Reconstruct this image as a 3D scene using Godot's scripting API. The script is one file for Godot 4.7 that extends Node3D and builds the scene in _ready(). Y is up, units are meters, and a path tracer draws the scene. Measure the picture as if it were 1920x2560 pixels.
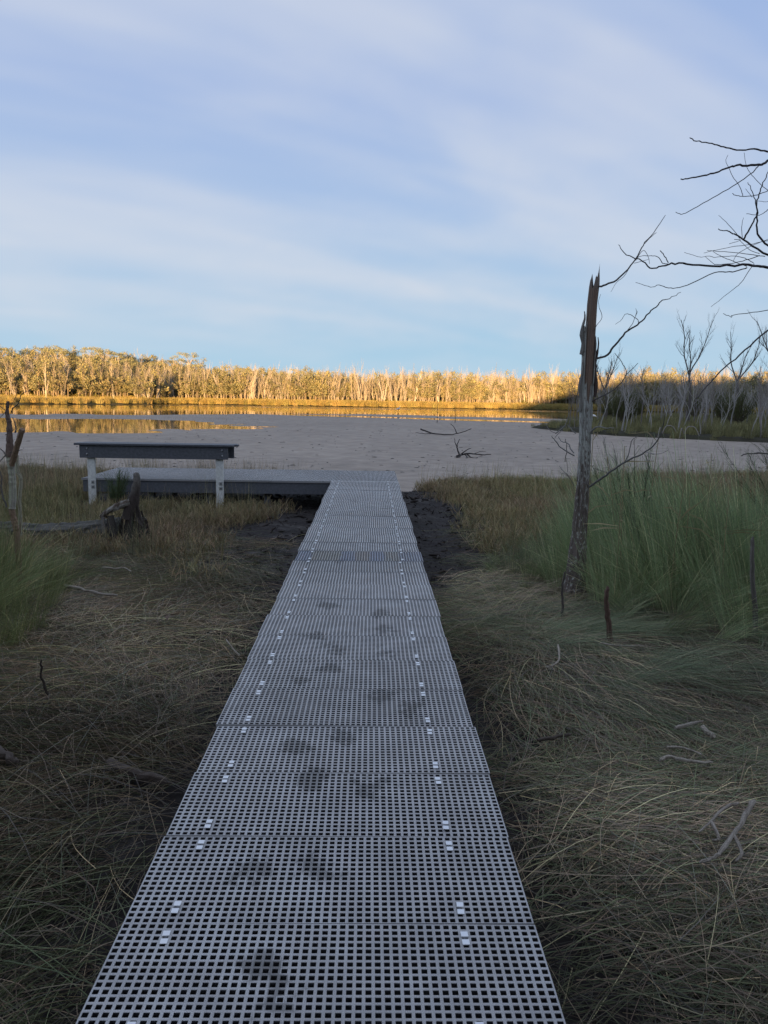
extends Node3D
# A wetland boardwalk in the shade of a wooded hill, low evening sun on the far shore. Metres, y up, the camera looks along -z.

const WATER := -0.18
const DECK := 0.5
const SUN_TURN := 8.0      # degrees, sun stands behind the camera
const SUN_HEIGHT := 3.2
const EXPOSURE := 2.8

const OVERHANG_BRANCHES = [
	[0.0112, 0.0020, [Vector3(3.632,3.110,-6.300),Vector3(3.333,3.038,-6.260),Vector3(2.953,3.057,-6.220),Vector3(2.826,3.068,-6.180),Vector3(2.545,3.054,-6.140),Vector3(2.279,3.057,-6.100),Vector3(2.128,3.045,-6.060),Vector3(1.994,3.005,-6.020),Vector3(1.875,3.061,-5.980),Vector3(1.746,3.097,-5.940),Vector3(1.691,3.150,-5.900)]],
	[0.0048, 0.0016, [Vector3(2.781,3.051,-6.200),Vector3(2.653,3.012,-6.157),Vector3(2.497,2.994,-6.114),Vector3(2.280,2.895,-6.071),Vector3(2.143,2.864,-6.029),Vector3(2.038,2.879,-5.986),Vector3(1.964,2.860,-5.943),Vector3(1.834,2.884,-5.900)]],
	[0.0034, 0.0014, [Vector3(2.834,3.079,-6.200),Vector3(2.764,3.028,-6.100),Vector3(2.659,2.912,-6.000),Vector3(2.553,2.842,-5.900),Vector3(2.364,2.706,-5.800)]],
	[0.0031, 0.0017, [Vector3(2.089,3.027,-5.950),Vector3(2.039,3.031,-5.940),Vector3(1.995,3.073,-5.930),Vector3(1.928,3.079,-5.920),Vector3(1.852,3.068,-5.910),Vector3(1.805,3.021,-5.900)]],
	[0.0039, 0.0029, [Vector3(2.082,3.036,-5.950),Vector3(2.036,3.089,-5.925),Vector3(1.999,3.113,-5.900)]],
	[0.0107, 0.0030, [Vector3(3.651,3.210,-6.600),Vector3(3.323,3.202,-6.540),Vector3(3.068,3.198,-6.480),Vector3(2.832,3.302,-6.420),Vector3(2.716,3.340,-6.360),Vector3(2.578,3.357,-6.300)]],
	[0.0070, 0.0021, [Vector3(2.823,3.298,-6.400),Vector3(2.854,3.390,-6.360),Vector3(2.875,3.467,-6.320),Vector3(2.855,3.515,-6.280),Vector3(2.801,3.598,-6.240),Vector3(2.734,3.679,-6.200)]],
	[0.0091, 0.0022, [Vector3(3.403,3.245,-6.700),Vector3(3.145,3.306,-6.657),Vector3(3.023,3.417,-6.614),Vector3(2.997,3.524,-6.571),Vector3(2.967,3.629,-6.529),Vector3(2.977,3.729,-6.486),Vector3(2.994,3.821,-6.443),Vector3(3.001,3.883,-6.400)]],
	[0.0025, 0.0014, [Vector3(2.793,3.305,-6.350),Vector3(2.770,3.382,-6.325),Vector3(2.767,3.444,-6.300)]],
	[0.0027, 0.0014, [Vector3(2.772,3.298,-6.350),Vector3(2.683,3.380,-6.325),Vector3(2.572,3.458,-6.300)]],
	[0.0025, 0.0017, [Vector3(3.008,3.211,-6.500),Vector3(2.903,3.232,-6.450),Vector3(2.795,3.294,-6.400)]],
	[0.0032, 0.0017, [Vector3(3.193,3.339,-6.600),Vector3(3.062,3.318,-6.540),Vector3(2.913,3.277,-6.480),Vector3(2.736,3.245,-6.420),Vector3(2.577,3.204,-6.360),Vector3(2.479,3.174,-6.300)]],
	[0.0032, 0.0017, [Vector3(3.054,3.191,-6.500),Vector3(2.902,3.190,-6.425),Vector3(2.724,3.192,-6.350),Vector3(2.539,3.185,-6.275),Vector3(2.463,3.175,-6.200)]],
	[0.0028, 0.0016, [Vector3(2.780,3.061,-6.200),Vector3(2.643,3.097,-6.167),Vector3(2.550,3.120,-6.133),Vector3(2.468,3.150,-6.100)]],
	[0.0026, 0.0014, [Vector3(2.830,3.085,-6.200),Vector3(2.749,3.117,-6.175),Vector3(2.668,3.126,-6.150),Vector3(2.561,3.119,-6.125),Vector3(2.482,3.107,-6.100),Vector3(2.427,3.111,-6.075),Vector3(2.366,3.098,-6.050),Vector3(2.288,3.107,-6.025),Vector3(2.214,3.121,-6.000)]],
	[0.0037, 0.0025, [Vector3(2.963,3.179,-6.400),Vector3(2.828,3.131,-6.333),Vector3(2.681,3.091,-6.267),Vector3(2.527,3.071,-6.200)]],
	[0.0020, 0.0020, [Vector3(2.715,3.112,-6.300),Vector3(2.760,3.178,-6.333),Vector3(2.884,3.248,-6.367),Vector3(3.019,3.305,-6.400)]],
	[0.0020, 0.0014, [Vector3(2.486,3.055,-6.100),Vector3(2.373,3.094,-6.000)]],
	[0.0103, 0.0045, [Vector3(3.646,4.200,-6.900),Vector3(3.399,4.117,-6.850),Vector3(3.152,4.009,-6.800),Vector3(3.054,3.962,-6.750),Vector3(2.876,3.944,-6.700),Vector3(2.747,3.901,-6.650),Vector3(2.576,3.833,-6.600),Vector3(2.442,3.803,-6.550),Vector3(2.330,3.776,-6.500)]],
	[0.0043, 0.0021, [Vector3(2.987,3.915,-6.600),Vector3(2.905,3.835,-6.550),Vector3(2.746,3.726,-6.500),Vector3(2.540,3.604,-6.450),Vector3(2.349,3.494,-6.400),Vector3(2.288,3.475,-6.350),Vector3(2.238,3.478,-6.300)]],
	[0.0075, 0.0037, [Vector3(3.857,4.160,-7.200),Vector3(3.552,4.164,-7.150),Vector3(3.284,4.173,-7.100),Vector3(3.140,4.178,-7.050),Vector3(2.995,4.152,-7.000),Vector3(2.833,4.160,-6.950),Vector3(2.719,4.170,-6.900),Vector3(2.562,4.176,-6.850),Vector3(2.489,4.183,-6.800)]],
	[0.0038, 0.0023, [Vector3(3.109,3.707,-6.500),Vector3(3.014,3.686,-6.460),Vector3(2.896,3.640,-6.420),Vector3(2.787,3.622,-6.380),Vector3(2.712,3.618,-6.340),Vector3(2.666,3.622,-6.300)]],
	[0.0027, 0.0014, [Vector3(2.770,3.617,-6.350),Vector3(2.734,3.688,-6.340),Vector3(2.672,3.752,-6.330),Vector3(2.630,3.818,-6.320),Vector3(2.600,3.861,-6.310),Vector3(2.608,3.904,-6.300)]],
	[0.0027, 0.0015, [Vector3(3.114,3.652,-6.500),Vector3(3.003,3.706,-6.475),Vector3(2.884,3.787,-6.450),Vector3(2.812,3.860,-6.425),Vector3(2.775,3.953,-6.400)]],
	[0.0036, 0.0019, [Vector3(3.153,3.625,-6.500),Vector3(3.034,3.545,-6.475),Vector3(2.987,3.511,-6.450),Vector3(2.933,3.491,-6.425),Vector3(2.832,3.496,-6.400)]],
	[0.0020, 0.0012, [Vector3(2.822,3.596,-6.300),Vector3(2.764,3.659,-6.300)]],
	[0.0039, 0.0019, [Vector3(3.214,2.792,-6.000),Vector3(2.999,2.732,-5.967),Vector3(2.844,2.702,-5.933),Vector3(2.701,2.678,-5.900),Vector3(2.556,2.657,-5.867),Vector3(2.533,2.639,-5.833),Vector3(2.457,2.659,-5.800)]],
	[0.0069, 0.0029, [Vector3(3.358,2.961,-5.600),Vector3(2.888,2.691,-5.500),Vector3(2.600,2.510,-5.400),Vector3(2.377,2.335,-5.300),Vector3(2.215,2.222,-5.200),Vector3(2.089,2.124,-5.100),Vector3(1.988,2.041,-5.000)]],
	[0.0021, 0.0015, [Vector3(3.073,3.624,-6.500),Vector3(3.000,3.601,-6.450),Vector3(2.905,3.594,-6.400)]],
	[0.0025, 0.0019, [Vector3(2.730,3.289,-6.350),Vector3(2.769,3.280,-6.325),Vector3(2.672,3.246,-6.300)]],
]
const SNAG_BRANCHES = [
	[0.0103, 0.0023, [Vector3(2.000,3.086,-7.650),Vector3(2.053,3.097,-7.586),Vector3(2.135,3.126,-7.521),Vector3(2.212,3.203,-7.457),Vector3(2.285,3.309,-7.393),Vector3(2.325,3.423,-7.329),Vector3(2.384,3.512,-7.264),Vector3(2.466,3.658,-7.200)]],
	[0.0029, 0.0015, [Vector3(2.259,3.274,-7.400),Vector3(2.166,3.142,-7.333),Vector3(2.087,3.083,-7.267),Vector3(2.019,2.987,-7.200)]],
	[0.0035, 0.0020, [Vector3(2.328,3.430,-7.300),Vector3(2.391,3.496,-7.300),Vector3(2.429,3.529,-7.300)]],
	[0.0029, 0.0018, [Vector3(2.288,3.298,-7.400),Vector3(2.362,3.395,-7.433),Vector3(2.420,3.348,-7.467),Vector3(2.451,3.287,-7.500)]],
	[0.0029, 0.0018, [Vector3(2.277,3.274,-7.400),Vector3(2.445,3.330,-7.500)]],
	[0.0114, 0.0023, [Vector3(2.025,2.406,-7.650),Vector3(2.126,2.455,-7.578),Vector3(2.178,2.540,-7.506),Vector3(2.239,2.648,-7.433),Vector3(2.326,2.711,-7.361),Vector3(2.385,2.791,-7.289),Vector3(2.441,2.868,-7.217),Vector3(2.474,2.913,-7.144),Vector3(2.507,2.923,-7.072),Vector3(2.579,2.967,-7.000)]],
	[0.0033, 0.0015, [Vector3(2.253,2.671,-7.400),Vector3(2.283,2.723,-7.367),Vector3(2.299,2.794,-7.333),Vector3(2.305,2.833,-7.300)]],
	[0.0037, 0.0017, [Vector3(2.318,2.724,-7.300),Vector3(2.305,2.753,-7.283),Vector3(2.267,2.775,-7.267),Vector3(2.223,2.796,-7.250),Vector3(2.169,2.794,-7.233),Vector3(2.136,2.744,-7.217),Vector3(2.078,2.702,-7.200)]],
	[0.0030, 0.0015, [Vector3(2.289,2.790,-7.300),Vector3(2.277,2.821,-7.250),Vector3(2.253,2.845,-7.200)]],
	[0.0034, 0.0018, [Vector3(1.993,2.677,-7.600),Vector3(2.002,2.724,-7.560),Vector3(2.039,2.796,-7.520),Vector3(1.998,2.878,-7.480),Vector3(1.977,2.935,-7.440),Vector3(1.982,2.991,-7.400)]],
	[0.0068, 0.0023, [Vector3(2.024,2.002,-7.650),Vector3(2.054,2.042,-7.520),Vector3(2.156,2.119,-7.390),Vector3(2.218,2.246,-7.260),Vector3(2.151,2.335,-7.130),Vector3(2.029,2.434,-7.000)]],
	[0.0039, 0.0021, [Vector3(2.199,2.250,-7.200),Vector3(2.218,2.294,-7.100),Vector3(2.242,2.349,-7.000)]],
	[0.0095, 0.0034, [Vector3(2.015,1.694,-7.600),Vector3(2.027,1.749,-7.525),Vector3(2.057,1.765,-7.450),Vector3(2.096,1.758,-7.375),Vector3(2.150,1.762,-7.300)]],
	[0.0045, 0.0018, [Vector3(2.049,1.761,-7.500),Vector3(2.050,1.813,-7.433),Vector3(2.061,1.882,-7.367),Vector3(2.080,1.959,-7.300)]],
	[0.0125, 0.0034, [Vector3(2.026,1.166,-7.600),Vector3(2.100,1.249,-7.500),Vector3(2.187,1.347,-7.400),Vector3(2.255,1.426,-7.300),Vector3(2.353,1.507,-7.200),Vector3(2.407,1.560,-7.100),Vector3(2.456,1.653,-7.000),Vector3(2.467,1.805,-6.900),Vector3(2.440,1.901,-6.800)]],
	[0.0038, 0.0017, [Vector3(2.366,1.557,-7.000),Vector3(2.412,1.551,-6.900),Vector3(2.440,1.566,-6.800),Vector3(2.456,1.601,-6.700)]],
	[0.0040, 0.0020, [Vector3(2.184,1.311,-7.500),Vector3(2.116,1.337,-7.450),Vector3(2.019,1.366,-7.400)]],
	[0.0056, 0.0030, [Vector3(2.224,1.434,-7.200),Vector3(2.259,1.512,-7.167),Vector3(2.269,1.646,-7.133),Vector3(2.316,1.698,-7.100)]],
	[0.0073, 0.0027, [Vector3(1.877,1.469,-7.650),Vector3(1.733,1.549,-7.600),Vector3(1.658,1.621,-7.550),Vector3(1.610,1.666,-7.500)]],
	[0.0068, 0.0032, [Vector3(1.871,1.495,-7.650),Vector3(1.837,1.538,-7.663),Vector3(1.819,1.586,-7.675),Vector3(1.750,1.606,-7.688),Vector3(1.724,1.653,-7.700)]],
	[0.0060, 0.0028, [Vector3(1.891,1.687,-7.700),Vector3(1.856,1.728,-7.750),Vector3(1.830,1.770,-7.800)]],
	[0.0059, 0.0023, [Vector3(1.670,1.688,-7.600),Vector3(1.744,1.739,-7.650),Vector3(1.789,1.782,-7.700),Vector3(1.823,1.852,-7.750),Vector3(1.858,1.922,-7.800)]],
	[0.0041, 0.0023, [Vector3(1.667,1.649,-7.600),Vector3(1.720,1.695,-7.650),Vector3(1.761,1.720,-7.700)]],
	[0.0036, 0.0018, [Vector3(1.674,1.688,-7.600),Vector3(1.612,1.718,-7.600),Vector3(1.574,1.765,-7.600)]],
	[0.0045, 0.0018, [Vector3(1.876,1.172,-7.600),Vector3(1.811,1.267,-7.533),Vector3(1.732,1.334,-7.467),Vector3(1.675,1.386,-7.400)]],
	[0.0040, 0.0020, [Vector3(1.812,1.262,-7.500),Vector3(1.746,1.305,-7.450),Vector3(1.683,1.320,-7.400)]],
	[0.0027, 0.0016, [Vector3(1.783,1.322,-7.500),Vector3(1.758,1.422,-7.450),Vector3(1.730,1.486,-7.400)]],
	[0.0049, 0.0027, [Vector3(2.012,1.185,-7.550),Vector3(1.938,1.227,-7.475),Vector3(1.841,1.240,-7.400)]],
	[0.0049, 0.0031, [Vector3(2.038,1.198,-7.550),Vector3(2.010,1.262,-7.525),Vector3(1.973,1.343,-7.500)]],
]
const LEFT_SNAG = [
	[0.0246, 0.0284, [Vector3(-3.530,0.079,-7.300),Vector3(-3.526,0.240,-7.300),Vector3(-3.525,0.440,-7.300),Vector3(-3.531,0.688,-7.300),Vector3(-3.545,0.787,-7.300),Vector3(-3.567,0.904,-7.300)]],
	[0.0322, 0.0322, [Vector3(-3.557,0.904,-7.300),Vector3(-3.540,1.129,-7.300),Vector3(-3.545,1.303,-7.300),Vector3(-3.553,1.418,-7.300)]],
	[0.0359, 0.0095, [Vector3(-3.554,1.399,-7.300),Vector3(-3.545,1.552,-7.300),Vector3(-3.541,1.704,-7.300),Vector3(-3.554,1.808,-7.300),Vector3(-3.540,1.921,-7.300)]],
	[0.0263, 0.0244, [Vector3(-3.515,1.327,-7.250),Vector3(-3.451,1.446,-7.200),Vector3(-3.393,1.554,-7.150),Vector3(-3.326,1.673,-7.100)]],
	[0.0173, 0.0153, [Vector3(-3.552,0.620,-7.400),Vector3(-3.531,0.821,-7.400),Vector3(-3.533,0.969,-7.400),Vector3(-3.508,1.167,-7.400),Vector3(-3.536,1.264,-7.400),Vector3(-3.533,1.411,-7.400)]],
	[0.0066, 0.0023, [Vector3(-3.511,1.809,-7.300),Vector3(-3.463,1.858,-7.225),Vector3(-3.374,1.906,-7.150),Vector3(-3.302,1.990,-7.075),Vector3(-3.187,2.028,-7.000)]],
	[0.0038, 0.0019, [Vector3(-3.523,1.865,-7.300),Vector3(-3.456,1.941,-7.250),Vector3(-3.391,2.017,-7.200)]],
	[0.0076, 0.0038, [Vector3(-3.574,1.379,-7.300),Vector3(-3.604,1.436,-7.300),Vector3(-3.640,1.474,-7.300),Vector3(-3.696,1.511,-7.300)]],
	[0.0066, 0.0038, [Vector3(-3.565,1.446,-7.300),Vector3(-3.592,1.393,-7.250),Vector3(-3.627,1.339,-7.200)]],
	[0.0041, 0.0023, [Vector3(-3.532,1.441,-7.250),Vector3(-3.428,1.467,-7.175),Vector3(-3.334,1.483,-7.100)]],
	[0.0042, 0.0023, [Vector3(-3.572,1.836,-7.300),Vector3(-3.592,1.874,-7.250),Vector3(-3.622,1.902,-7.200)]],
	[0.0042, 0.0023, [Vector3(-3.542,1.855,-7.300),Vector3(-3.598,1.771,-7.250),Vector3(-3.622,1.753,-7.200)]],
	[0.0041, 0.0022, [Vector3(-3.536,1.610,-7.200),Vector3(-3.453,1.646,-7.150),Vector3(-3.391,1.677,-7.100)]],
	[0.0095, 0.0057, [Vector3(-3.605,0.918,-7.300),Vector3(-3.626,1.014,-7.275),Vector3(-3.627,1.114,-7.250),Vector3(-3.605,1.203,-7.225),Vector3(-3.612,1.282,-7.200)]],
	[0.0076, 0.0047, [Vector3(-3.488,1.629,-7.300),Vector3(-3.481,1.677,-7.300),Vector3(-3.487,1.733,-7.300)]],
	[0.0038, 0.0026, [Vector3(-3.509,1.771,-7.300),Vector3(-3.492,1.733,-7.300),Vector3(-3.485,1.686,-7.300)]],
]
const STICKS = [
	["pale grey forked branch lying on the matted rushes", 0.013, 0.006, "grey", [Vector3(1.792,0.070,-3.451),Vector3(1.679,0.070,-3.303),Vector3(1.565,0.070,-3.166),Vector3(1.459,0.070,-3.038),Vector3(1.403,0.070,-3.007),Vector3(1.341,0.070,-2.976)]],
	["thin curved grey twig lying beside the forked branch", 0.008, 0.005, "grey", [Vector3(1.712,0.070,-3.436),Vector3(1.608,0.070,-3.372),Vector3(1.514,0.070,-3.275),Vector3(1.427,0.070,-3.200)]],
	["short straw coloured stick on dark matted rushes", 0.005, 0.004, "straw", [Vector3(0.966,0.070,-3.118),Vector3(0.916,0.070,-3.070),Vector3(0.863,0.070,-3.021)]],
	["bleached bent twig lying across the rush mat", 0.011, 0.006, "pale", [Vector3(1.498,0.080,-3.893),Vector3(1.570,0.080,-3.914),Vector3(1.651,0.080,-3.844),Vector3(1.757,0.080,-3.838)]],
	["curved bleached twig above the bent pale twig", 0.007, 0.004, "pale", [Vector3(1.587,0.090,-4.039),Vector3(1.659,0.090,-4.032),Vector3(1.710,0.090,-3.994),Vector3(1.731,0.090,-3.919)]],
	["broken chunk of white bark covered wood", 0.018, 0.014, "pale", [Vector3(1.897,0.090,-4.315),Vector3(1.907,0.090,-4.245),Vector3(1.914,0.090,-4.192)]],
	["grey stick pointing away from the white wood chunk", 0.011, 0.007, "grey", [Vector3(1.715,0.100,-4.260),Vector3(1.817,0.100,-4.319),Vector3(1.926,0.100,-4.379)]],
	["hooked pale twig beside the broken tree foot", 0.008, 0.005, "pale", [Vector3(1.360,0.090,-5.745),Vector3(1.329,0.090,-5.558),Vector3(1.294,0.090,-5.416),Vector3(1.229,0.090,-5.312),Vector3(1.167,0.090,-5.277)]],
	["straight pale stem lying before the reddish stake", 0.006, 0.005, "pale", [Vector3(1.713,0.100,-5.838),Vector3(1.811,0.100,-5.812),Vector3(1.916,0.100,-5.809),Vector3(2.052,0.100,-5.827)]],
	["brown rotten stick half hidden in dead rushes", 0.012, 0.008, "brown", [Vector3(0.902,0.050,-4.190),Vector3(0.997,0.050,-4.225),Vector3(1.115,0.050,-4.266)]],
	["long weathered stick on brown grass by the rush clump", 0.018, 0.010, "grey", [Vector3(-3.129,0.090,-7.386),Vector3(-2.915,0.090,-7.242),Vector3(-2.674,0.090,-7.075),Vector3(-2.469,0.090,-6.989)]],
	["pale thin twig leaning towards the boardwalk edge", 0.006, 0.004, "pale", [Vector3(-1.220,0.100,-5.820),Vector3(-1.130,0.100,-5.630),Vector3(-1.043,0.100,-5.470)]],
	["dark sodden root poking out of the rush mat", 0.030, 0.020, "brown", [Vector3(-2.105,0.060,-3.908),Vector3(-1.970,0.060,-3.801),Vector3(-1.863,0.060,-3.725)]],
	["dark sodden log half buried beside the boardwalk", 0.035, 0.022, "brown", [Vector3(-1.435,0.030,-3.818),Vector3(-1.266,0.030,-3.735),Vector3(-1.063,0.030,-3.636)]],
	["forked pale twig lying below the stump", 0.009, 0.005, "pale", [Vector3(-3.032,0.100,-8.151),Vector3(-2.873,0.100,-8.116),Vector3(-2.800,0.100,-8.167),Vector3(-2.660,0.100,-7.964)]],
	["curved straw stem lying beside the dry leaf", 0.005, 0.003, "straw", [Vector3(-1.937,0.100,-5.907),Vector3(-1.828,0.100,-6.039),Vector3(-1.724,0.100,-6.110),Vector3(-1.505,0.100,-6.064)]],
]


var used := {}
var mats := {}
var fine: FastNoiseLite
var broad: FastNoiseLite
var rough: FastNoiseLite

class Mesher:
	var v := PackedVector3Array()
	var n := PackedVector3Array()
	var c := PackedColorArray()
	var i := PackedInt32Array()

	func ring_tube(P: Array, R: Array, sides: int, C: Array, cap := true) -> void:
		var base := v.size()
		var count := P.size()
		var t: Vector3 = (P[1] - P[0]).normalized()
		var u: Vector3 = t.cross(Vector3(0.31, 0.12, 0.94) if absf(t.y) > 0.8 else Vector3.UP).normalized()
		for k in count:
			var a: Vector3 = P[maxi(k - 1, 0)]
			var b: Vector3 = P[mini(k + 1, count - 1)]
			t = (b - a).normalized()
			u = (u - t * u.dot(t)).normalized()
			var w := t.cross(u)
			for s in sides:
				var g := TAU * s / sides
				var d := u * cos(g) + w * sin(g)
				v.append(P[k] + d * R[k])
				n.append(d)
				c.append(C[k])
		for k in count - 1:
			for s in sides:
				var a0 := base + k * sides + s
				var a1 := base + k * sides + (s + 1) % sides
				i.append_array([a0, a0 + sides, a1, a1, a0 + sides, a1 + sides])
		if cap:
			for e in 2:
				var k: int = (count - 1) if e == 1 else 0
				var d: Vector3 = t if e == 1 else (P[0] - P[1]).normalized()
				var at := v.size()
				for s in sides:
					v.append(v[base + k * sides + s])
					n.append(d)
					c.append(C[k])
				for s in range(1, sides - 1):
					if e == 1:
						i.append_array([at, at + s + 1, at + s])
					else:
						i.append_array([at, at + s, at + s + 1])

	func tube(P: Array, r0: float, r1: float, sides: int, c0: Color, c1: Color, cap := false) -> void:
		var R := []
		var C := []
		for k in P.size():
			var t := float(k) / (P.size() - 1)
			R.append(lerpf(r0, r1, t))
			C.append(c0.lerp(c1, t))
		ring_tube(P, R, sides, C, cap)

	func quad(a: Vector3, b: Vector3, d: Vector3, e: Vector3, col: Color) -> void:   # corners counter-clockwise seen from outside
		var at := v.size()
		var nn := (b - a).cross(e - a).normalized()
		for p in [a, b, d, e]:
			v.append(p)
			n.append(nn)
			c.append(col)
		i.append_array([at, at + 2, at + 1, at, at + 3, at + 2])

	func face(q: Array, middle: Vector3, col: Color) -> void:
		var mean := Vector3.ZERO
		for p in q: mean += p / q.size()
		if (q[1] - q[0]).cross(q[2] - q[0]).dot(mean - middle) < 0.0: q.reverse()
		if q.size() == 4:
			quad(q[0], q[1], q[2], q[3], col)
		else:
			quad(q[0], q[1], q[2], q[2], col)

	func box(lo: Vector3, hi: Vector3, col: Color, b := 0.004) -> void:   # a box with chamfered edges
		var mid := (lo + hi) * 0.5
		var h := (hi - lo) * 0.5
		for ax in 3:
			var u := (ax + 1) % 3
			var w := (ax + 2) % 3
			for s in [-1.0, 1.0]:
				var q := []
				for k in [[-1.0, -1.0], [1.0, -1.0], [1.0, 1.0], [-1.0, 1.0]]:
					var p := Vector3.ZERO
					p[ax] = s * h[ax]
					p[u] = k[0] * (h[u] - b)
					p[w] = k[1] * (h[w] - b)
					q.append(mid + p)
				face(q, mid, col)
				for t in [-1.0, 1.0]:   # the chamfers along w, between the faces of ax and u
					var e := []
					for k in [[s * h[ax], t * (h[u] - b), -1.0], [s * h[ax], t * (h[u] - b), 1.0], [s * (h[ax] - b), t * h[u], 1.0], [s * (h[ax] - b), t * h[u], -1.0]]:
						var p := Vector3.ZERO
						p[ax] = k[0]
						p[u] = k[1]
						p[w] = k[2] * (h[w] - b)
						e.append(mid + p)
					face(e, mid, col)
		for x in [-1.0, 1.0]:
			for y in [-1.0, 1.0]:
				for z in [-1.0, 1.0]:
					face([mid + Vector3(x * h.x, y * (h.y - b), z * (h.z - b)), mid + Vector3(x * (h.x - b), y * h.y, z * (h.z - b)), mid + Vector3(x * (h.x - b), y * (h.y - b), z * h.z)], mid, col)

	func leaf(p: Vector3, a: Vector3, b: Vector3, col: Color) -> void:
		var at := v.size()
		var nn := b.cross(a).normalized()
		for q in [p - a, p + b * 0.5, p + a, p - b * 0.5]:
			v.append(q)
			n.append(nn)
			c.append(col)
		i.append_array([at, at + 2, at + 1, at, at + 3, at + 2])

	func mesh(flat := false) -> ArrayMesh:
		var arr := []
		arr.resize(Mesh.ARRAY_MAX)
		arr[Mesh.ARRAY_VERTEX] = v
		if n.size() == v.size() and not flat: arr[Mesh.ARRAY_NORMAL] = n
		arr[Mesh.ARRAY_COLOR] = c
		arr[Mesh.ARRAY_INDEX] = i
		var m := ArrayMesh.new()
		m.add_surface_from_arrays(Mesh.PRIMITIVE_TRIANGLES, arr)
		return m

func _ready() -> void:
	var cam := Camera3D.new()
	cam.position = Vector3(0, 2.025, 0)
	cam.rotation_degrees = Vector3(-8.55, 0, 0.9)
	cam.fov = 67.12
	cam.near = 0.05
	cam.far = 2000.0
	add_child(cam)
	var env := Environment.new()
	env.background_mode = Environment.BG_SKY
	env.sky = make_sky()
	env.tonemap_mode = Environment.TONE_MAPPER_LINEAR
	env.tonemap_exposure = EXPOSURE
	env.sdfgi_enabled = true
	env.ssao_enabled = true
	env.ssil_enabled = true
	var we := WorldEnvironment.new()
	we.environment = env
	add_child(we)
	var sun := DirectionalLight3D.new()
	var turn := deg_to_rad(SUN_TURN)
	sun.look_at_from_position(Vector3.ZERO, Vector3(sin(turn), -tan(deg_to_rad(SUN_HEIGHT)), -cos(turn)))
	sun.light_color = Color(1.0, 0.8, 0.56)
	sun.light_energy = 1.6
	sun.light_angular_distance = 0.5
	sun.shadow_enabled = true
	add_child(sun)

	fine = noise(0.35, 3, 5)
	broad = noise(0.09, 3, 6)
	rough = noise(0.12, 3, 8)
	make_land()
	make_hill_trees()
	make_far_wood()
	make_right_stand()
	make_boardwalk()
	make_snag()
	make_left_snag()
	make_overhang()
	make_stump()
	make_grasses()
	make_small_things()

# ---------------------------------------------------------------- helpers

func numbered(called: String) -> String:
	var k: int = used.get(called, 0)
	used[called] = k + 1
	return called if k == 0 else "%s_%03d" % [called, k]

func tag(o: Node, label: String, category: String, group := "", kind := "") -> void:
	if label != "": o.set_meta("label", label)
	if category != "": o.set_meta("category", category)
	if group != "": o.set_meta("group", group)
	if kind != "": o.set_meta("kind", kind)

func put(m: Mesh, called: String, material: Material, parent: Node = null) -> MeshInstance3D:
	var o := MeshInstance3D.new()
	o.mesh = m
	o.material_override = material
	if parent == null:
		o.name = numbered(called)
		add_child(o)
	else:
		o.name = called
		parent.add_child(o, true)
	return o

func thing(called: String, label: String, category: String, at := Vector3.ZERO, turn := 0.0, group := "") -> Node3D:
	var o := Node3D.new()
	o.name = numbered(called)
	add_child(o)
	o.position = at
	o.rotation.y = turn
	tag(o, label, category, group)
	return o

func copies(parent: Node, called: String, m: Mesh, material: Material, T: Array, C: Array) -> void:
	if T.is_empty(): return
	var mm := MultiMesh.new()
	mm.transform_format = MultiMesh.TRANSFORM_3D
	mm.use_colors = true
	mm.mesh = m
	mm.instance_count = T.size()
	for k in T.size():
		mm.set_instance_transform(k, T[k])
		mm.set_instance_color(k, C[k])
	var o := MultiMeshInstance3D.new()
	o.multimesh = mm
	o.material_override = material
	o.name = called
	parent.add_child(o, true)

func noise(freq: float, octaves: int, sd: int) -> FastNoiseLite:
	var f := FastNoiseLite.new()
	f.noise_type = FastNoiseLite.TYPE_SIMPLEX_SMOOTH
	f.frequency = freq
	f.fractal_octaves = octaves
	f.seed = sd
	return f

func grain(size: int, freq: float, octaves: int, sd: int, lo: float, hi: float, normal := 0.0) -> ImageTexture:
	var f := noise(freq, octaves, sd)
	var im := f.get_seamless_image(size, size)
	im.convert(Image.FORMAT_L8)
	var d := im.get_data()
	if normal > 0.0:
		im.convert(Image.FORMAT_RGBA8)
		im.bump_map_to_normal_map(normal)
		return ImageTexture.create_from_image(im)
	for k in d.size():
		d[k] = int(clampf(lerpf(lo, hi, d[k] / 255.0), 0.0, 1.0) * 255.0)
	return ImageTexture.create_from_image(Image.create_from_data(size, size, false, Image.FORMAT_L8, d))

func paint(roughness: float, specular := 0.5, grained: Texture2D = null, scale := 1.0, normal: Texture2D = null, depth := 1.0) -> StandardMaterial3D:
	var m := StandardMaterial3D.new()
	m.vertex_color_use_as_albedo = true
	m.roughness = roughness
	m.metallic_specular = specular
	if grained or normal:
		m.uv1_triplanar = true
		m.uv1_world_triplanar = true
		m.uv1_scale = Vector3(scale, scale, scale)
	if grained: m.albedo_texture = grained
	if normal:
		m.normal_enabled = true
		m.normal_texture = normal
		m.normal_scale = depth
	return m

func curve(P: Array, sub: int) -> Array:   # a smooth line through the points
	var out := []
	for k in P.size() - 1:
		var a: Vector3 = P[maxi(k - 1, 0)]
		var d: Vector3 = P[mini(k + 2, P.size() - 1)]
		for s in sub:
			out.append((P[k] as Vector3).cubic_interpolate(P[k + 1], a, d, float(s) / sub))
	out.append(P[-1])
	return out

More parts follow.
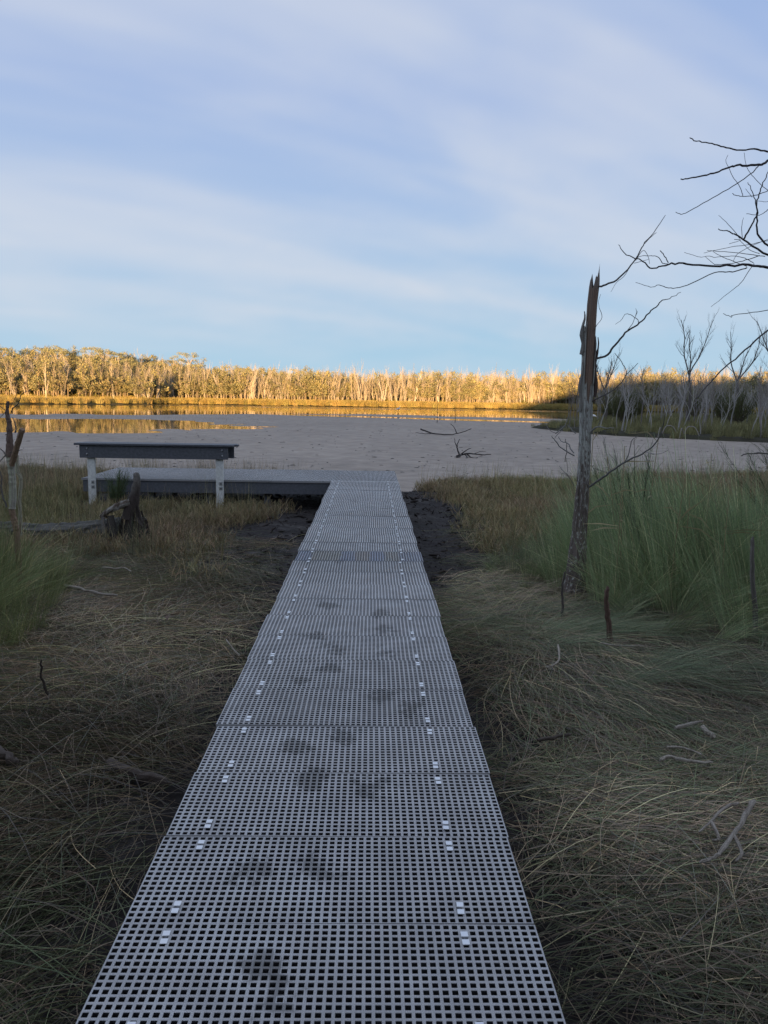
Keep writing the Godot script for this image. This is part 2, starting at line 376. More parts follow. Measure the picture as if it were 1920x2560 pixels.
func wobble(P: Array, amount: float, rng: RandomNumberGenerator) -> Array:
	var out := []
	for k in P.size():
		var w := amount if k > 0 and k < P.size() - 1 else 0.0
		out.append(P[k] + Vector3(rng.randf_range(-w, w), rng.randf_range(-w, w), rng.randf_range(-w, w)))
	return out

func along(T: Array, x: float) -> float:   # piecewise line through [x, y] pairs
	if x <= T[0][0]: return T[0][1]
	for k in T.size() - 1:
		if x <= T[k + 1][0]:
			return lerpf(T[k][1], T[k + 1][1], (x - T[k][0]) / (T[k + 1][0] - T[k][0]))
	return T[-1][1]

func tint(c: Color, by: float, rng: RandomNumberGenerator) -> Color:
	var f := 1.0 + rng.randf_range(-by, by)
	return Color(c.r * f * (1.0 + rng.randf_range(-by, by) * 0.25), c.g * f, c.b * f * (1.0 + rng.randf_range(-by, by) * 0.25))

# ---------------------------------------------------------------- the land

const SHORE := [[-40.0, -30.0], [-8.7, -19.3], [-3.0, -18.6], [0.45, -17.3], [1.8, -18.5], [10.4, -21.6], [40.0, -30.0]]
const MUD_END := [[-60.0, 70.0], [-40.0, 73.0], [-27.0, 76.0], [-14.0, 90.0], [-3.0, 95.0], [14.0, 91.0], [24.0, 87.0], [60.0, 80.0]]
const FAR_SHORE := [[-400.0, 100.0], [-90.0, 112.0], [-60.0, 124.0], [-48.0, 136.0], [-44.5, 139.0], [-42.0, 149.0], [30.0, 150.0], [70.0, 146.0], [400.0, 140.0]]
const CREST := [[-160.0, 8.0], [-84.0, 8.6], [-60.0, 9.2], [-28.0, 10.0], [-10.0, 10.8], [0.0, 12.4], [10.0, 15.0], [22.0, 17.4], [40.0, 19.0], [60.0, 20.0], [160.0, 20.0]]
var right_bank := PackedVector2Array([Vector2(10.5, -58.5), Vector2(12.0, -50.5), Vector2(14.0, -46.5), Vector2(20.0, -41.5), Vector2(36.0, -37.0), Vector2(90.0, -30.0), Vector2(120.0, -110.0), Vector2(60.0, -108.0), Vector2(34.0, -94.0), Vector2(22.0, -78.0), Vector2(15.0, -65.0)])

func bank_depth(x: float, z: float) -> float:   # metres inside the right bank, negative outside
	var p := Vector2(x, z)
	var best := 1e9
	for k in right_bank.size():
		best = minf(best, Geometry2D.get_closest_point_to_segment(p, right_bank[k], right_bank[(k + 1) % right_bank.size()]).distance_to(p))
	return best if Geometry2D.is_point_in_polygon(p, right_bank) else -best

func land(x: float, z: float) -> float:
	var d := -z
	if z > -32.0:
		var h := broad.get_noise_2d(x * 3.0, z * 3.0) * 0.07 + fine.get_noise_2d(x * 3.0, z * 3.0) * 0.02
		var over := z - along(SHORE, x) + broad.get_noise_2d(x * 5.0, z * 2.0) * 1.1
		h = lerpf(-0.45, h, smoothstep(-1.2, 0.8, over))
		if z > 9.0:
			var r := smoothstep(9.0, 50.0, z) - smoothstep(58.0, 150.0, z) * 0.7
			h += (along(CREST, x) + broad.get_noise_2d(x * 0.5, 0.0) * 1.0) * r
		return h
	var bank := bank_depth(x, z) if x > 5.0 and d < 125.0 else -9.0
	bank += broad.get_noise_2d(x * 2.0, z * 2.0) * 0.8
	var h := lerpf(-0.5, 0.05 + fine.get_noise_2d(x, z) * 0.08, smoothstep(-0.6, 1.0, bank))
	var far := d - along(FAR_SHORE, x) + broad.get_noise_2d(x * 1.5, z) * 1.5
	h = maxf(h, lerpf(-0.5, 0.1, smoothstep(-1.0, 1.5, far)))
	if far > 0.0:
		h += smoothstep(8.0, 70.0, far) * (3.9 * smoothstep(0.0, -75.0, x) + 2.6 * smoothstep(20.0, 90.0, x) + 1.0) + smoothstep(70.0, 300.0, far) * 4.0
		h += broad.get_noise_2d(x * 0.3, z * 0.3) * smoothstep(10.0, 60.0, far) * 1.0
	return h

func mud(x: float, z: float) -> float:
	var d := -z
	var h := -0.142 - 0.02 * smoothstep(22.0, 65.0, d) + broad.get_noise_2d(x * 0.6, z * 0.6) * 0.008 + fine.get_noise_2d(x * 1.2, z * 1.2) * 0.004
	h += fine.get_noise_2d(x * 9.0, z * 9.0) * 0.012 * (1.0 - smoothstep(20.0, 40.0, d))
	h -= 0.1 * smoothstep(-5.0, 6.0, d - along(MUD_END, x) + broad.get_noise_2d(x * 0.8, z * 0.8) * 5.0)
	var q := Vector2((x + 26.0) / 18.0, (d - 51.0) / 13.0).length() + broad.get_noise_2d(x * 1.2 + 40.0, z * 1.2) * 0.35
	h -= 0.045 * smoothstep(1.15, 0.6, q)
	var channel := absf(d - lerpf(88.0, 73.0, clampf((x + 14.0) / 28.0, -1.0, 2.0))) + broad.get_noise_2d(x, z + 30.0) * 1.5
	h -= 0.035 * smoothstep(3.0, 1.2, channel)
	return h

func zone(x: float, z: float) -> Dictionary:   # what covers the near marsh at a point
	var w := broad.get_noise_2d(x * 4.0, z * 4.0)
	var lateral := x + 0.101 - z * 0.0183
	var bare := 0.0
	if z < -7.4 and z > -18.0:
		var reach := lerpf(1.1, 1.75, smoothstep(-7.4, -10.5, z)) * lerpf(1.0, 0.62, smoothstep(-13.0, -17.0, z)) + w * 0.45
		if lateral > 0.0: bare = smoothstep(reach + 0.25, reach - 0.25, lateral)
	if z < -7.2 and z > -18.0 and lateral < 0.0:
		var reach := lerpf(0.9, 1.9, smoothstep(-7.2, -9.5, z)) * lerpf(1.0, 0.8, smoothstep(-11.0, -13.7, z)) + w * 0.5
		bare = maxf(bare, smoothstep(reach + 0.3, reach - 0.3, -lateral))
	if lateral > 0.5 and z > -5.9 and z < -1.8: bare = maxf(bare, 0.9 * smoothstep(1.3 + w * 0.7, 0.8, lateral))
	if lateral < -0.5 and z > -7.4 and z < -1.5: bare = maxf(bare, 0.9 * smoothstep(1.3 + w * 0.8, 0.8, -lateral))
	if x > -5.5 and x < 0.4 and z < -13.45 and z > -16.1: bare = 1.0
	return {"lateral": lateral, "bare": bare, "w": w, "on": z - along(SHORE, x)}

func sheet(called: String, X: Array, Z: Array, height: Callable, color: Callable, material: Material, label: String) -> MeshInstance3D:
	var m := Mesher.new()
	var w := X.size()
	for z in Z:
		for x in X:
			var y: float = height.call(x, z)
			m.v.append(Vector3(x, y, z))
			m.c.append(color.call(x, y, z))
	for r in Z.size() - 1:
		for s in w - 1:
			var a := r * w + s
			m.i.append_array([a, a + w, a + 1, a + 1, a + w, a + w + 1])
	for r in Z.size():
		for s in w:
			var l := m.v[r * w + maxi(s - 1, 0)]
			var rr := m.v[r * w + mini(s + 1, w - 1)]
			var f := m.v[maxi(r - 1, 0) * w + s]
			var b := m.v[mini(r + 1, Z.size() - 1) * w + s]
			m.n.append((rr - l).cross(b - f).normalized())
	var o := put(m.mesh(), called, material)
	tag(o, label, "", "", "structure")
	return o

func steps(parts: Array) -> Array:   # [from, to, step] runs joined into one list
	var out := []
	for p in parts:
		var k: int = maxi(1, roundi(absf((p[1] - p[0]) / p[2])))
		for s in k: out.append(lerpf(p[0], p[1], float(s) / k))
	out.append(parts[-1][1])
	return out

func land_color(x: float, y: float, z: float) -> Color:
	var f := fine.get_noise_2d(x * 6.0, z * 6.0)
	var b := broad.get_noise_2d(x * 3.0, z * 3.0)
	if z > -32.0:
		var o := zone(x, z)
		var peat := Color(0.05, 0.042, 0.038) * (1.0 + f * 0.5)
		var litter := Color(0.085, 0.07, 0.056) * (1.0 + f * 0.4 + b * 0.4)
		var c := litter.lerp(peat, clampf(o.bare + 0.35, 0.0, 1.0))
		if o.bare > 0.3 and b + f * 0.6 > 0.42: c = c.lerp(Color(0.13, 0.115, 0.105), 0.7)
		if z > 9.0: c = Color(0.05, 0.055, 0.025) * (1.0 + f * 0.4)
		return c
	if z > -112.0: return Color(0.06, 0.055, 0.03) * (1.0 + f * 0.4)
	return Color(0.11, 0.095, 0.035) * (1.0 + f * 0.5)

func mud_color(x: float, _y: float, z: float) -> Color:
	var f := fine.get_noise_2d(x * 2.0, z * 2.0)
	var b := broad.get_noise_2d(x * 0.9, z * 0.9)
	return Color(0.395, 0.325, 0.262) * (1.0 + f * 0.16 + b * 0.14)

func make_land() -> void:
	var relief := grain(512, 0.02, 5, 31, 0, 1, 6.0)
	var speck := grain(512, 0.03, 4, 32, 0.62, 1.0)
	var soil := paint(0.85, 0.3, speck, 0.7, relief, 1.4)
	var X := steps([[-480.0, -100.0, 20.0], [-100.0, -24.0, 2.5], [-24.0, -10.0, 0.7], [-10.0, 10.0, 0.16], [10.0, 24.0, 0.7], [24.0, 110.0, 2.5], [110.0, 480.0, 20.0]])
	var Z := steps([[170.0, 10.0, 6.0], [10.0, 0.0, 0.6], [0.0, -20.0, 0.16], [-20.0, -32.0, 0.8], [-32.0, -60.0, 1.0], [-60.0, -165.0, 2.0], [-165.0, -240.0, 5.0], [-240.0, -600.0, 30.0]])
	sheet("ground", X, Z, land, land_color, soil, "dark peaty ground of the marsh and its shores")
	var mud_relief := grain(512, 0.025, 5, 41, 0, 1, 5.0)
	var mud_mat := paint(0.6, 0.22, grain(512, 0.012, 5, 42, 0.84, 1.0), 0.2, mud_relief, 0.5)
	var MX := steps([[-90.0, -20.0, 1.2], [-20.0, 24.0, 0.4], [24.0, 90.0, 1.2]])
	var MZ := steps([[-14.0, -34.0, 0.3], [-34.0, -70.0, 0.6], [-70.0, -112.0, 0.8]])
	sheet("mud_flat", MX, MZ, mud, mud_color, mud_mat, "smooth grey mud flat of the drained lake margin")
	var water := StandardMaterial3D.new()
	water.albedo_color = Color(0.16, 0.17, 0.16)
	water.roughness = 0.045
	water.metallic_specular = 0.5
	var flat := func(_x: float, _z: float) -> float: return WATER
	var white := func(_x: float, _y: float, _z: float) -> Color: return Color.WHITE
	sheet("water", [-420.0, -100.0, 0.0, 100.0, 420.0], [-20.0, -60.0, -100.0, -175.0], flat, white, water, "still shallow lake water mirroring the far wood")
	var ruffled := water.duplicate()
	ruffled.roughness = 0.1
	ruffled.uv1_triplanar = true
	ruffled.uv1_world_triplanar = true
	ruffled.uv1_scale = Vector3(0.3, 0.3, 0.3)
	ruffled.normal_enabled = true
	ruffled.normal_texture = grain(256, 0.03, 3, 51, 0, 1, 4.0)
	ruffled.normal_scale = 0.5
	# a breeze ruffles the strip of open water along the far shore
	var m := Mesher.new()
	for k in 60:
		var x := -44.0 + k * 2.4
		var near := 127.0 + broad.get_noise_2d(x * 2.0, 5.0) * 5.0 + absf(x + 5.0) * 0.08
		m.v.append(Vector3(x, WATER + 0.004, -near))
		m.v.append(Vector3(x, WATER + 0.004, -153.0))
		for q in 2:
			m.n.append(Vector3.UP)
			m.c.append(Color.WHITE)
		if k > 0:
			var a := k * 2
			m.i.append_array([a - 2, a - 1, a, a, a - 1, a + 1])
	tag(put(m.mesh(), "rippled_water", ruffled), "strip of breeze ruffled water under the far shore", "", "", "structure")

# ---------------------------------------------------------------- sky

func make_sky() -> Sky:
	var w := 1024
	var h := 512
	var f := noise(0.55, 5, 7)
	var g := noise(0.35, 3, 9)
	var low := noise(1.1, 3, 12)
	var ramp := [[0.0, Color8(184, 213, 229)], [0.045, Color8(170, 206, 229)], [0.12, Color8(172, 202, 229)], [0.22, Color8(170, 195, 229)], [0.34, Color8(156, 182, 226)], [0.5, Color8(160, 183, 224)], [0.75, Color8(168, 187, 222)], [1.0, Color8(168, 187, 222)]]
	var lin := []
	for r in ramp: lin.append([r[0], r[1].srgb_to_linear()])
	var white := Color8(216, 221, 231).srgb_to_linear()
	var d := PackedFloat32Array()
	d.resize(w * h * 3)
	var at := 0
	for y in h:
		var el := PI * (0.5 - (y + 0.5) / h)
		var up := sin(el)
		var c := lin[0][1] as Color
		if up > 0.0:
			for k in lin.size() - 1:
				if up <= lin[k + 1][0]:
					c = (lin[k][1] as Color).lerp(lin[k + 1][1], (up - lin[k][0]) / (lin[k + 1][0] - lin[k][0]))
					break
		for x in w:
			var px := c
			if up > 0.0:
				var az := TAU * (x + 0.5) / w
				var q := Vector2(sin(az), cos(az)) * cos(el) / (up + 0.16)
				q = q.rotated(-0.5)
				q = Vector2(q.x * 0.75, q.y * 2.1)
				var s := f.get_noise_2d(q.x + g.get_noise_2d(q.x, q.y) * 1.3, q.y) * 0.5 + 0.5
				var veil := low.get_noise_2d(q.x * 0.45 + 3.0, q.y * 0.3) * 0.5 + 0.5
				var wisp := f.get_noise_2d(q.x * 2.2 + 20.0, q.y * 5.0) * 0.5 + 0.5
				var a := smoothstep(0.3, 0.85, s) * 0.4 + smoothstep(0.2, 0.85, veil) * 0.3 + smoothstep(0.3, 0.8, wisp) * 0.14
				a = minf(a, 0.8) * smoothstep(0.0, 0.1, up)
				px = c.lerp(white, a)
			px = px / EXPOSURE
			d[at] = px.r
			d[at + 1] = px.g
			d[at + 2] = px.b
			at += 3
	var im := Image.create_from_data(w, h, false, Image.FORMAT_RGBF, d.to_byte_array())
	var m := PanoramaSkyMaterial.new()
	m.panorama = ImageTexture.create_from_image(im)
	var s := Sky.new()
	s.sky_material = m
	return s

# ---------------------------------------------------------------- boardwalk

const STAINS := [Vector2(-0.27,2.33),Vector2(-0.06,2.30),Vector2(-0.18,1.87),Vector2(-0.12,1.78),Vector2(-0.23,3.23),Vector2(-0.02,3.26),Vector2(0.14,2.88),Vector2(-0.13,2.88),Vector2(-0.25,3.97),Vector2(0.19,3.81),Vector2(0.32,3.65),Vector2(-0.20,5.49),Vector2(0.19,5.29),Vector2(0.23,4.90),Vector2(-0.23,4.76),Vector2(-0.11,4.48),Vector2(0.21,4.48),Vector2(-0.10,4.18),Vector2(-0.17,11.17),Vector2(0.28,10.47),Vector2(0.15,7.99),Vector2(-0.17,7.05)]
const HOLE_PITCH := 0.025

func deck_color(x: float, s: float, panel: int) -> Color:
	var f := fine.get_noise_2d(x * 14.0, s * 14.0)
	var b := broad.get_noise_2d(x * 6.0 + 70.0, s * 6.0)
	var tone: float = [0.0, 0.07, -0.07, 0.04, -0.09, 0.02, 0.09][(panel * 5 + 3) % 7]
	var c := Color(0.57, 0.555, 0.55) * (1.0 + f * 0.22 + b * 0.16 + tone)
	if f + b > 0.5: c = c.lerp(Color(0.72, 0.72, 0.72), 0.6)   # dried bird lime and salt
	if absf(x) > 0.53: c = c.lerp(Color(0.7, 0.7, 0.7), 0.4 + f * 0.5)   # paler along both long sides of the walk
	for q in STAINS:
		var d := Vector2(x - q.x, (s - q.y) * 0.75).length() + f * 0.07 + rough.get_noise_2d(x * 160.0, s * 160.0) * 0.06
		if d < 0.055: c = c.lerp(Color(0.11, 0.105, 0.1), 0.62)   # wet muddy prints
	if panel == 11:   # paint left on one panel
		var k := int(floor((x + 0.6 + f * 0.02) / 0.14))
		c = c.lerp([Color(0.1, 0.17, 0.36), Color(0.2, 0.16, 0.07), Color(0.2, 0.17, 0.08), Color(0.09, 0.15, 0.33), Color(0.22, 0.15, 0.09), Color(0.08, 0.15, 0.36), Color(0.2, 0.17, 0.1), Color(0.12, 0.17, 0.3), Color(0.15, 0.2, 0.35)][clampi(k, 0, 8)], 0.5)
	return c

# one moulded grating panel: columns x rows of square holes; its base lies at the panel's middle, the top at y = 0
func grating(columns: int, rows: int, tone: Callable, fancy: bool, thick := 0.034) -> ArrayMesh:
	var m := Mesher.new()
	var hx := columns * HOLE_PITCH * 0.5
	var hz := rows * HOLE_PITCH * 0.5
	for r in rows + 1:
		for q in columns + 1:
			m.v.append(Vector3(q * HOLE_PITCH - hx, 0, r * HOLE_PITCH - hz))
			m.c.append(tone.call(q * HOLE_PITCH - hx, r * HOLE_PITCH - hz))
	var e := 0.0037
	var rim := 0.001
	var body := Color(0.075, 0.077, 0.085)   # hole walls coloured much darker than the top so the holes read dark
	for r in rows:
		for q in columns:
			var g := r * (columns + 1) + q
			var x0 := q * HOLE_PITCH - hx
			var z0 := r * HOLE_PITCH - hz
			var cc: Color = tone.call(x0 + 0.0125, z0 + 0.0125)
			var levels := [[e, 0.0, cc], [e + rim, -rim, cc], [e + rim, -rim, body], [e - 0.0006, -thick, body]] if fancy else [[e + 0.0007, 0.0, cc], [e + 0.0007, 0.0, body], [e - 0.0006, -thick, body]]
			var was := [g, g + 1, g + columns + 2, g + columns + 1]
			for n in levels.size():
				var l: Array = levels[n]
				var at := m.v.size()
				var a: float = l[0]
				for p in [Vector3(x0 + a, l[1], z0 + a), Vector3(x0 + HOLE_PITCH - a, l[1], z0 + a), Vector3(x0 + HOLE_PITCH - a, l[1], z0 + HOLE_PITCH - a), Vector3(x0 + a, l[1], z0 + HOLE_PITCH - a)]:
					m.v.append(p)
					m.c.append(l[2])
				if n != (2 if fancy else 1):
					for k in 4:
						var k2 := (k + 1) % 4
						m.i.append_array([was[k], was[k2], at + k, was[k2], at + k2, at + k])
				was = [at, at + 1, at + 2, at + 3]
	var corner := [Vector3(-hx, 0, -hz), Vector3(hx, 0, -hz), Vector3(hx, 0, hz), Vector3(-hx, 0, hz)]
	for k in 4:   # the rim round the panel
		var a: Vector3 = corner[k]
		var b: Vector3 = corner[(k + 1) % 4]
		var at := m.v.size()
		for p in [a, b, b + Vector3(0, -thick, 0), a + Vector3(0, -thick, 0)]:
			m.v.append(p)
			m.c.append(tone.call(a.x, a.z))
		m.i.append_array([at, at + 2, at + 1, at, at + 3, at + 2])
	m.n = PackedVector3Array()
	return m.mesh()

func make_boardwalk() -> void:
	var speck := grain(512, 0.06, 4, 61, 0.66, 1.0)
	var deck := paint(0.36, 0.5, speck, 9.0, grain(256, 0.12, 3, 62, 0, 1, 3.0), 0.5)
	var steel := paint(0.32, 0.5)
	steel.metallic = 0.75
	var beam_mat := paint(0.62, 0.4, grain(256, 0.03, 4, 63, 0.82, 1.0), 2.0)
	var w := thing("boardwalk", "straight grey moulded grating boardwalk leading out to the platform", "boardwalk", Vector3(-0.101, DECK, 0), deg_to_rad(1.05))
	var clip_m := Mesher.new()
	var sc := Color(0.78, 0.79, 0.8)
	for s in [-1.0, 1.0]:   # two flat tabs on the bars, a saddle dipping into the hole between them
		clip_m.box(Vector3(-0.0105, 0.0008, minf(s * 0.0055, s * 0.027)), Vector3(0.0105, 0.0035, maxf(s * 0.0055, s * 0.027)), sc, 0.0006)
		clip_m.quad(Vector3(-0.010 * s, 0.001, s * 0.0058), Vector3(-0.010 * s, -0.016, s * 0.0058), Vector3(0.010 * s, -0.016, s * 0.0058), Vector3(0.010 * s, 0.001, s * 0.0058), sc)
	clip_m.quad(Vector3(-0.010, -0.016, 0.0062), Vector3(0.010, -0.016, 0.0062), Vector3(0.010, -0.016, -0.0062), Vector3(-0.010, -0.016, -0.0062), sc)
	var clip := clip_m.mesh()
	var bolt_m := Mesher.new()
	bolt_m.tube([Vector3(0, -0.016, 0), Vector3(0, -0.006, 0)], 0.0055, 0.005, 8, Color(0.25, 0.25, 0.26), Color(0.25, 0.25, 0.26), true)
	var bolt := bolt_m.mesh()
	var rng := RandomNumberGenerator.new()
	rng.seed = 4
	var pitch := 0.455
	for k in range(-9, 26):
		var mid := 2.05 + pitch * (k + 0.5)
		var tone := func(x: float, z: float) -> Color: return deck_color(x, mid - z, k)
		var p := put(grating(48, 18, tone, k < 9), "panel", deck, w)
		p.position = Vector3(rng.randf_range(-0.007, 0.007), rng.randf_range(-0.0025, 0.0015), -mid)
		p.rotation = Vector3(rng.randf_range(-0.007, 0.007), rng.randf_range(-0.004, 0.004), rng.randf_range(-0.004, 0.004))
		for e in [-1, 1]:
			for x in [-0.4625, 0.3875]:
				var o := put(clip, "clip", steel, w)
				var jump := 0.025 if k > 10 and x > 0.0 else 0.0
				o.position = Vector3(x + jump + rng.randf_range(-0.001, 0.001), 0.001, -mid + e * 0.1625)
				o.rotation.y = rng.randf_range(-0.05, 0.05)
				put(bolt, "bolt", steel, o)
	var dark := Color(0.135, 0.138, 0.155)
	for x in [-0.47, 0.0, 0.39]:   # bearers under the panels
		var b := Mesher.new()
		b.box(Vector3(x - 0.05, -0.185, -13.72), Vector3(x + 0.05, -0.036, 2.1), dark, 0.006)
		put(b.mesh(), "bearer", beam_mat, w)
	for k in 8:   # cross beams on stub posts
		var z := 1.2 - k * 2.05
		var b := Mesher.new()
		b.box(Vector3(-0.56, -0.31, z - 0.06), Vector3(0.56, -0.188, z + 0.06), dark, 0.006)
		put(b.mesh(), "cross_beam", beam_mat, w)
		for x in [-0.42, 0.42]:
			var q := Mesher.new()
			q.box(Vector3(x - 0.06, -0.75, z - 0.058), Vector3(x + 0.06, -0.313, z + 0.058), dark, 0.006)
			put(q.mesh(), "post", beam_mat, w)

	# the viewing platform at the end, wider than the walk and reaching to the left of it
	var f := thing("viewing_platform", "wide grating platform with dark blue grey fascia standing at the mud edge", "platform", Vector3(-0.101, DECK, 0), deg_to_rad(1.05))
	var tone2 := func(x: float, z: float) -> Color: return Color(0.44, 0.43, 0.43) * (1.0 + fine.get_noise_2d(x * 14.0, z * 14.0) * 0.2 + broad.get_noise_2d(x * 8.0, z * 8.0) * 0.25)
	var big := grating(45, 83, tone2, false)
	for k in 5:
		var p := put(big, "panel", deck, f)
		p.position = Vector3(0.6 - 0.5625 - k * 1.128, 0, -13.735 - 1.04)
		p.rotation.y = PI * (k % 2)
	var left := 0.6 - 5 * 1.128
	var slate := Color(0.135, 0.138, 0.155)
	for z in [-13.76, -15.79]:
		var b := Mesher.new()
		b.box(Vector3(left + 0.02, -0.245, z - 0.03), Vector3(-0.625 if z > -14.0 else 0.58, -0.04, z + 0.0), slate, 0.004)
		put(b.mesh(), "fascia_beam", beam_mat, f)
	for k in 6:
		var x := left + 0.15 + k * 1.04
		var b := Mesher.new()
		b.box(Vector3(x - 0.04, -0.24, -15.75), Vector3(x + 0.04, -0.045, -13.80), dark, 0.005)
		put(b.mesh(), "joist", beam_mat, f)
		for z in [-13.95, -15.6]:
			var q := Mesher.new()
			q.box(Vector3(x - 0.055, -0.9, z - 0.055), Vector3(x + 0.055, -0.243, z + 0.055), dark, 0.005)
			put(q.mesh(), "post", beam_mat, f)

	# the bench bolted to the platform's near edge
	var be := thing("bench", "dark plank bench on two pale posts bolted to the platform fascia", "bench", Vector3(0.25, 0, 0), deg_to_rad(1.05))
	var plank := paint(0.55, 0.4, grain(512, 0.02, 5, 64, 0.82, 1.0), 1.6)
	var cream := paint(0.6, 0.4, grain(256, 0.02, 4, 65, 0.86, 1.0), 3.0)
	var galv := paint(0.4, 0.5)
	galv.metallic = 0.6
	for k in 3:   # three seat boards side by side
		var b := Mesher.new()
		b.box(Vector3(-5.45 + (0.05 if k == 2 else 0.0), 1.092, -13.615 - k * 0.152 - 0.145), Vector3(-2.67 + (0.06 if k == 1 else 0.0), 1.128, -13.615 - k * 0.152), slate * 0.9, 0.004)
		put(b.mesh(), "seat_board", plank, be)
	for z in [-13.655, -13.985]:
		var b := Mesher.new()
		b.box(Vector3(-5.37 + (0.0 if z > -13.7 else 0.06), 0.868, z - 0.04), Vector3(-2.77 + (0.0 if z > -13.7 else 0.05), 1.089, z), slate, 0.004)
		put(b.mesh(), "apron_board", plank, be)
	for x in [-5.19, -2.93]:
		var b := Mesher.new()
		b.box(Vector3(x - 0.066, -0.35, -13.745), Vector3(x + 0.066, 1.089, -13.7), Color(0.83, 0.82, 0.77), 0.004)
		b.box(Vector3(x - 0.066, 0.868, -13.94), Vector3(x + 0.066, 1.085, -13.75), Color(0.83, 0.82, 0.77), 0.004)
		put(b.mesh(), "post", cream, be)
		for y in [0.35, 0.435]:
			var q := Mesher.new()
			q.box(Vector3(x - 0.024 + 0.015, y - 0.03, -13.699), Vector3(x + 0.036 + 0.015, y + 0.03, -13.695), Color(0.45, 0.46, 0.46), 0.001)
			var plate := put(q.mesh(), "washer_plate", galv, be)
			var t := Mesher.new()
			t.tube([Vector3(x + 0.021, y, -13.695), Vector3(x + 0.021, y, -13.683)], 0.012, 0.011, 6, Color(0.12, 0.12, 0.12), Color(0.12, 0.12, 0.12), true)
			put(t.mesh(), "bolt", galv, plate)
		for y in [0.935, 1.03]:
			var t := Mesher.new()
			t.ring_tube([Vector3(x + (-0.045 if x < -4.0 else 0.06), y, -13.655), Vector3(x + (-0.045 if x < -4.0 else 0.06), y, -13.648), Vector3(x + (-0.045 if x < -4.0 else 0.06), y, -13.642)], [0.019, 0.017, 0.006], 10, [Color(0.8, 0.8, 0.8), Color(0.8, 0.8, 0.8), Color(0.8, 0.8, 0.8)])
			put(t.mesh(), "bolt", galv, be)

# ---------------------------------------------------------------- grasses and rushes

const GREEN := Color(0.165, 0.19, 0.105)
const STRAW := Color(0.46, 0.38, 0.24)
const BROWN := Color(0.25, 0.195, 0.14)
const DIM := Color(0.13, 0.12, 0.098)

func strand_color(rng: RandomNumberGenerator, green: float, straw: float) -> Color:
	var t := rng.randf()
	if t < green: return tint(GREEN, 0.35, rng)
	if t < green + straw: return tint(STRAW, 0.4, rng)
	return tint(BROWN if rng.randf() < 0.6 else DIM, 0.4, rng)

func mat_tuft(sd: int, count: int, green: float, straw: float) -> ArrayMesh:   # rushes lying flattened along +x
	var rng := RandomNumberGenerator.new()
	rng.seed = sd
	var m := Mesher.new()
	for k in count:
		var p := Vector3(rng.randf_range(-0.35, 0.3), rng.randf_range(0.0, 0.03), rng.randf_range(-0.33, 0.33))
		var g := rng.randfn(0.0, 0.5)
		if rng.randf() < 0.24: g = rng.randf_range(-PI, PI)
		var bend := rng.randfn(0.0, 0.4)
		var length := rng.randf_range(0.12, 0.5) if rng.randf() < 0.6 else rng.randf_range(0.4, 0.9)
		var rise := rng.randf_range(0.0, 0.045) * (3.0 if rng.randf() < 0.06 else 1.0)
		var P := []
		for s in 6:
			var t := s / 5.0
			P.append(p + Vector3(0, 4.0 * t * (1.0 - t) * rise + t * rng.randf_range(0.0, 0.03), 0))
			p += Vector3(cos(g + bend * t), 0, sin(g + bend * t)) * length / 5.0
		var c := strand_color(rng, green, straw)
		var r := rng.randf_range(0.0011, 0.0022)
		m.tube(P, r, r * 0.5, 3, c, tint(c, 0.2, rng))
	return m.mesh(true)

func rush_tuft(sd: int, count: int, height: float, spread: float, lean: float, green: float, straw: float, r0 := 0.0019, droop := 0.5) -> ArrayMesh:   # upright rushes leaning to +x
	var rng := RandomNumberGenerator.new()
	rng.seed = sd
	var m := Mesher.new()
	for k in count:
		var a := rng.randf() * TAU
		var q := sqrt(rng.randf()) * spread
		var p := Vector3(cos(a) * q, -0.02, sin(a) * q)
		var out := Vector3(cos(a), 0, sin(a)) * rng.randf_range(0.05, 0.38) + Vector3(lean + rng.randfn(0, 0.12), 0, rng.randfn(0, 0.14))
		var length := height * rng.randf_range(0.45, 1.08)
		var d := (Vector3.UP + out * 0.45).normalized()
		var fall := rng.randf_range(0.1, 1.0) * droop
		var P := []
		for s in 6:
			P.append(p)
			p += d * length / 5.0
			d = (d + (out * 0.5 + Vector3.DOWN * 0.12) * fall * 0.45).normalized()
		var c := strand_color(rng, green, straw)
		var r := r0 * rng.randf_range(0.7, 1.25)
		m.tube(P, r, r * 0.25, 3, c.lerp(STRAW * 0.6, 0.25), c)
	return m.mesh(true)

func low_tuft(sd: int) -> ArrayMesh:   # stubbly saltmarsh plants
	var rng := RandomNumberGenerator.new()
	rng.seed = sd
	var m := Mesher.new()
	for k in 46:
		var a := rng.randf() * TAU
		var q := sqrt(rng.randf()) * 0.26
		var p := Vector3(cos(a) * q, -0.02, sin(a) * q)
		var d := Vector3(rng.randfn(0, 0.35), 1, rng.randfn(0, 0.35)).normalized()
		var length := rng.randf_range(0.08, 0.26)
		var c := tint(Color(0.36, 0.265, 0.175).lerp(Color(0.24, 0.215, 0.12), rng.randf()), 0.4, rng)
		m.tube([p, p + d * length * 0.5, p + d * length + Vector3(rng.randfn(0, 0.03), 0, rng.randfn(0, 0.03))], 0.0034, 0.002, 3, c, tint(c, 0.3, rng))
		for s in 2:
			var e := p + d * length * rng.randf_range(0.3, 0.8)
			m.tube([e, e + (d + Vector3(rng.randfn(0, 0.6), 0.2, rng.randfn(0, 0.6))).normalized() * length * 0.4], 0.0026, 0.0018, 3, c, c)
	return m.mesh(true)

func spin(x: float, z: float, turn: float, size: float, lift := 0.0) -> Transform3D:
	return Transform3D(Basis(Vector3.UP, turn).scaled(Vector3(size, size, size)), Vector3(x, land(x, z) + lift, z))

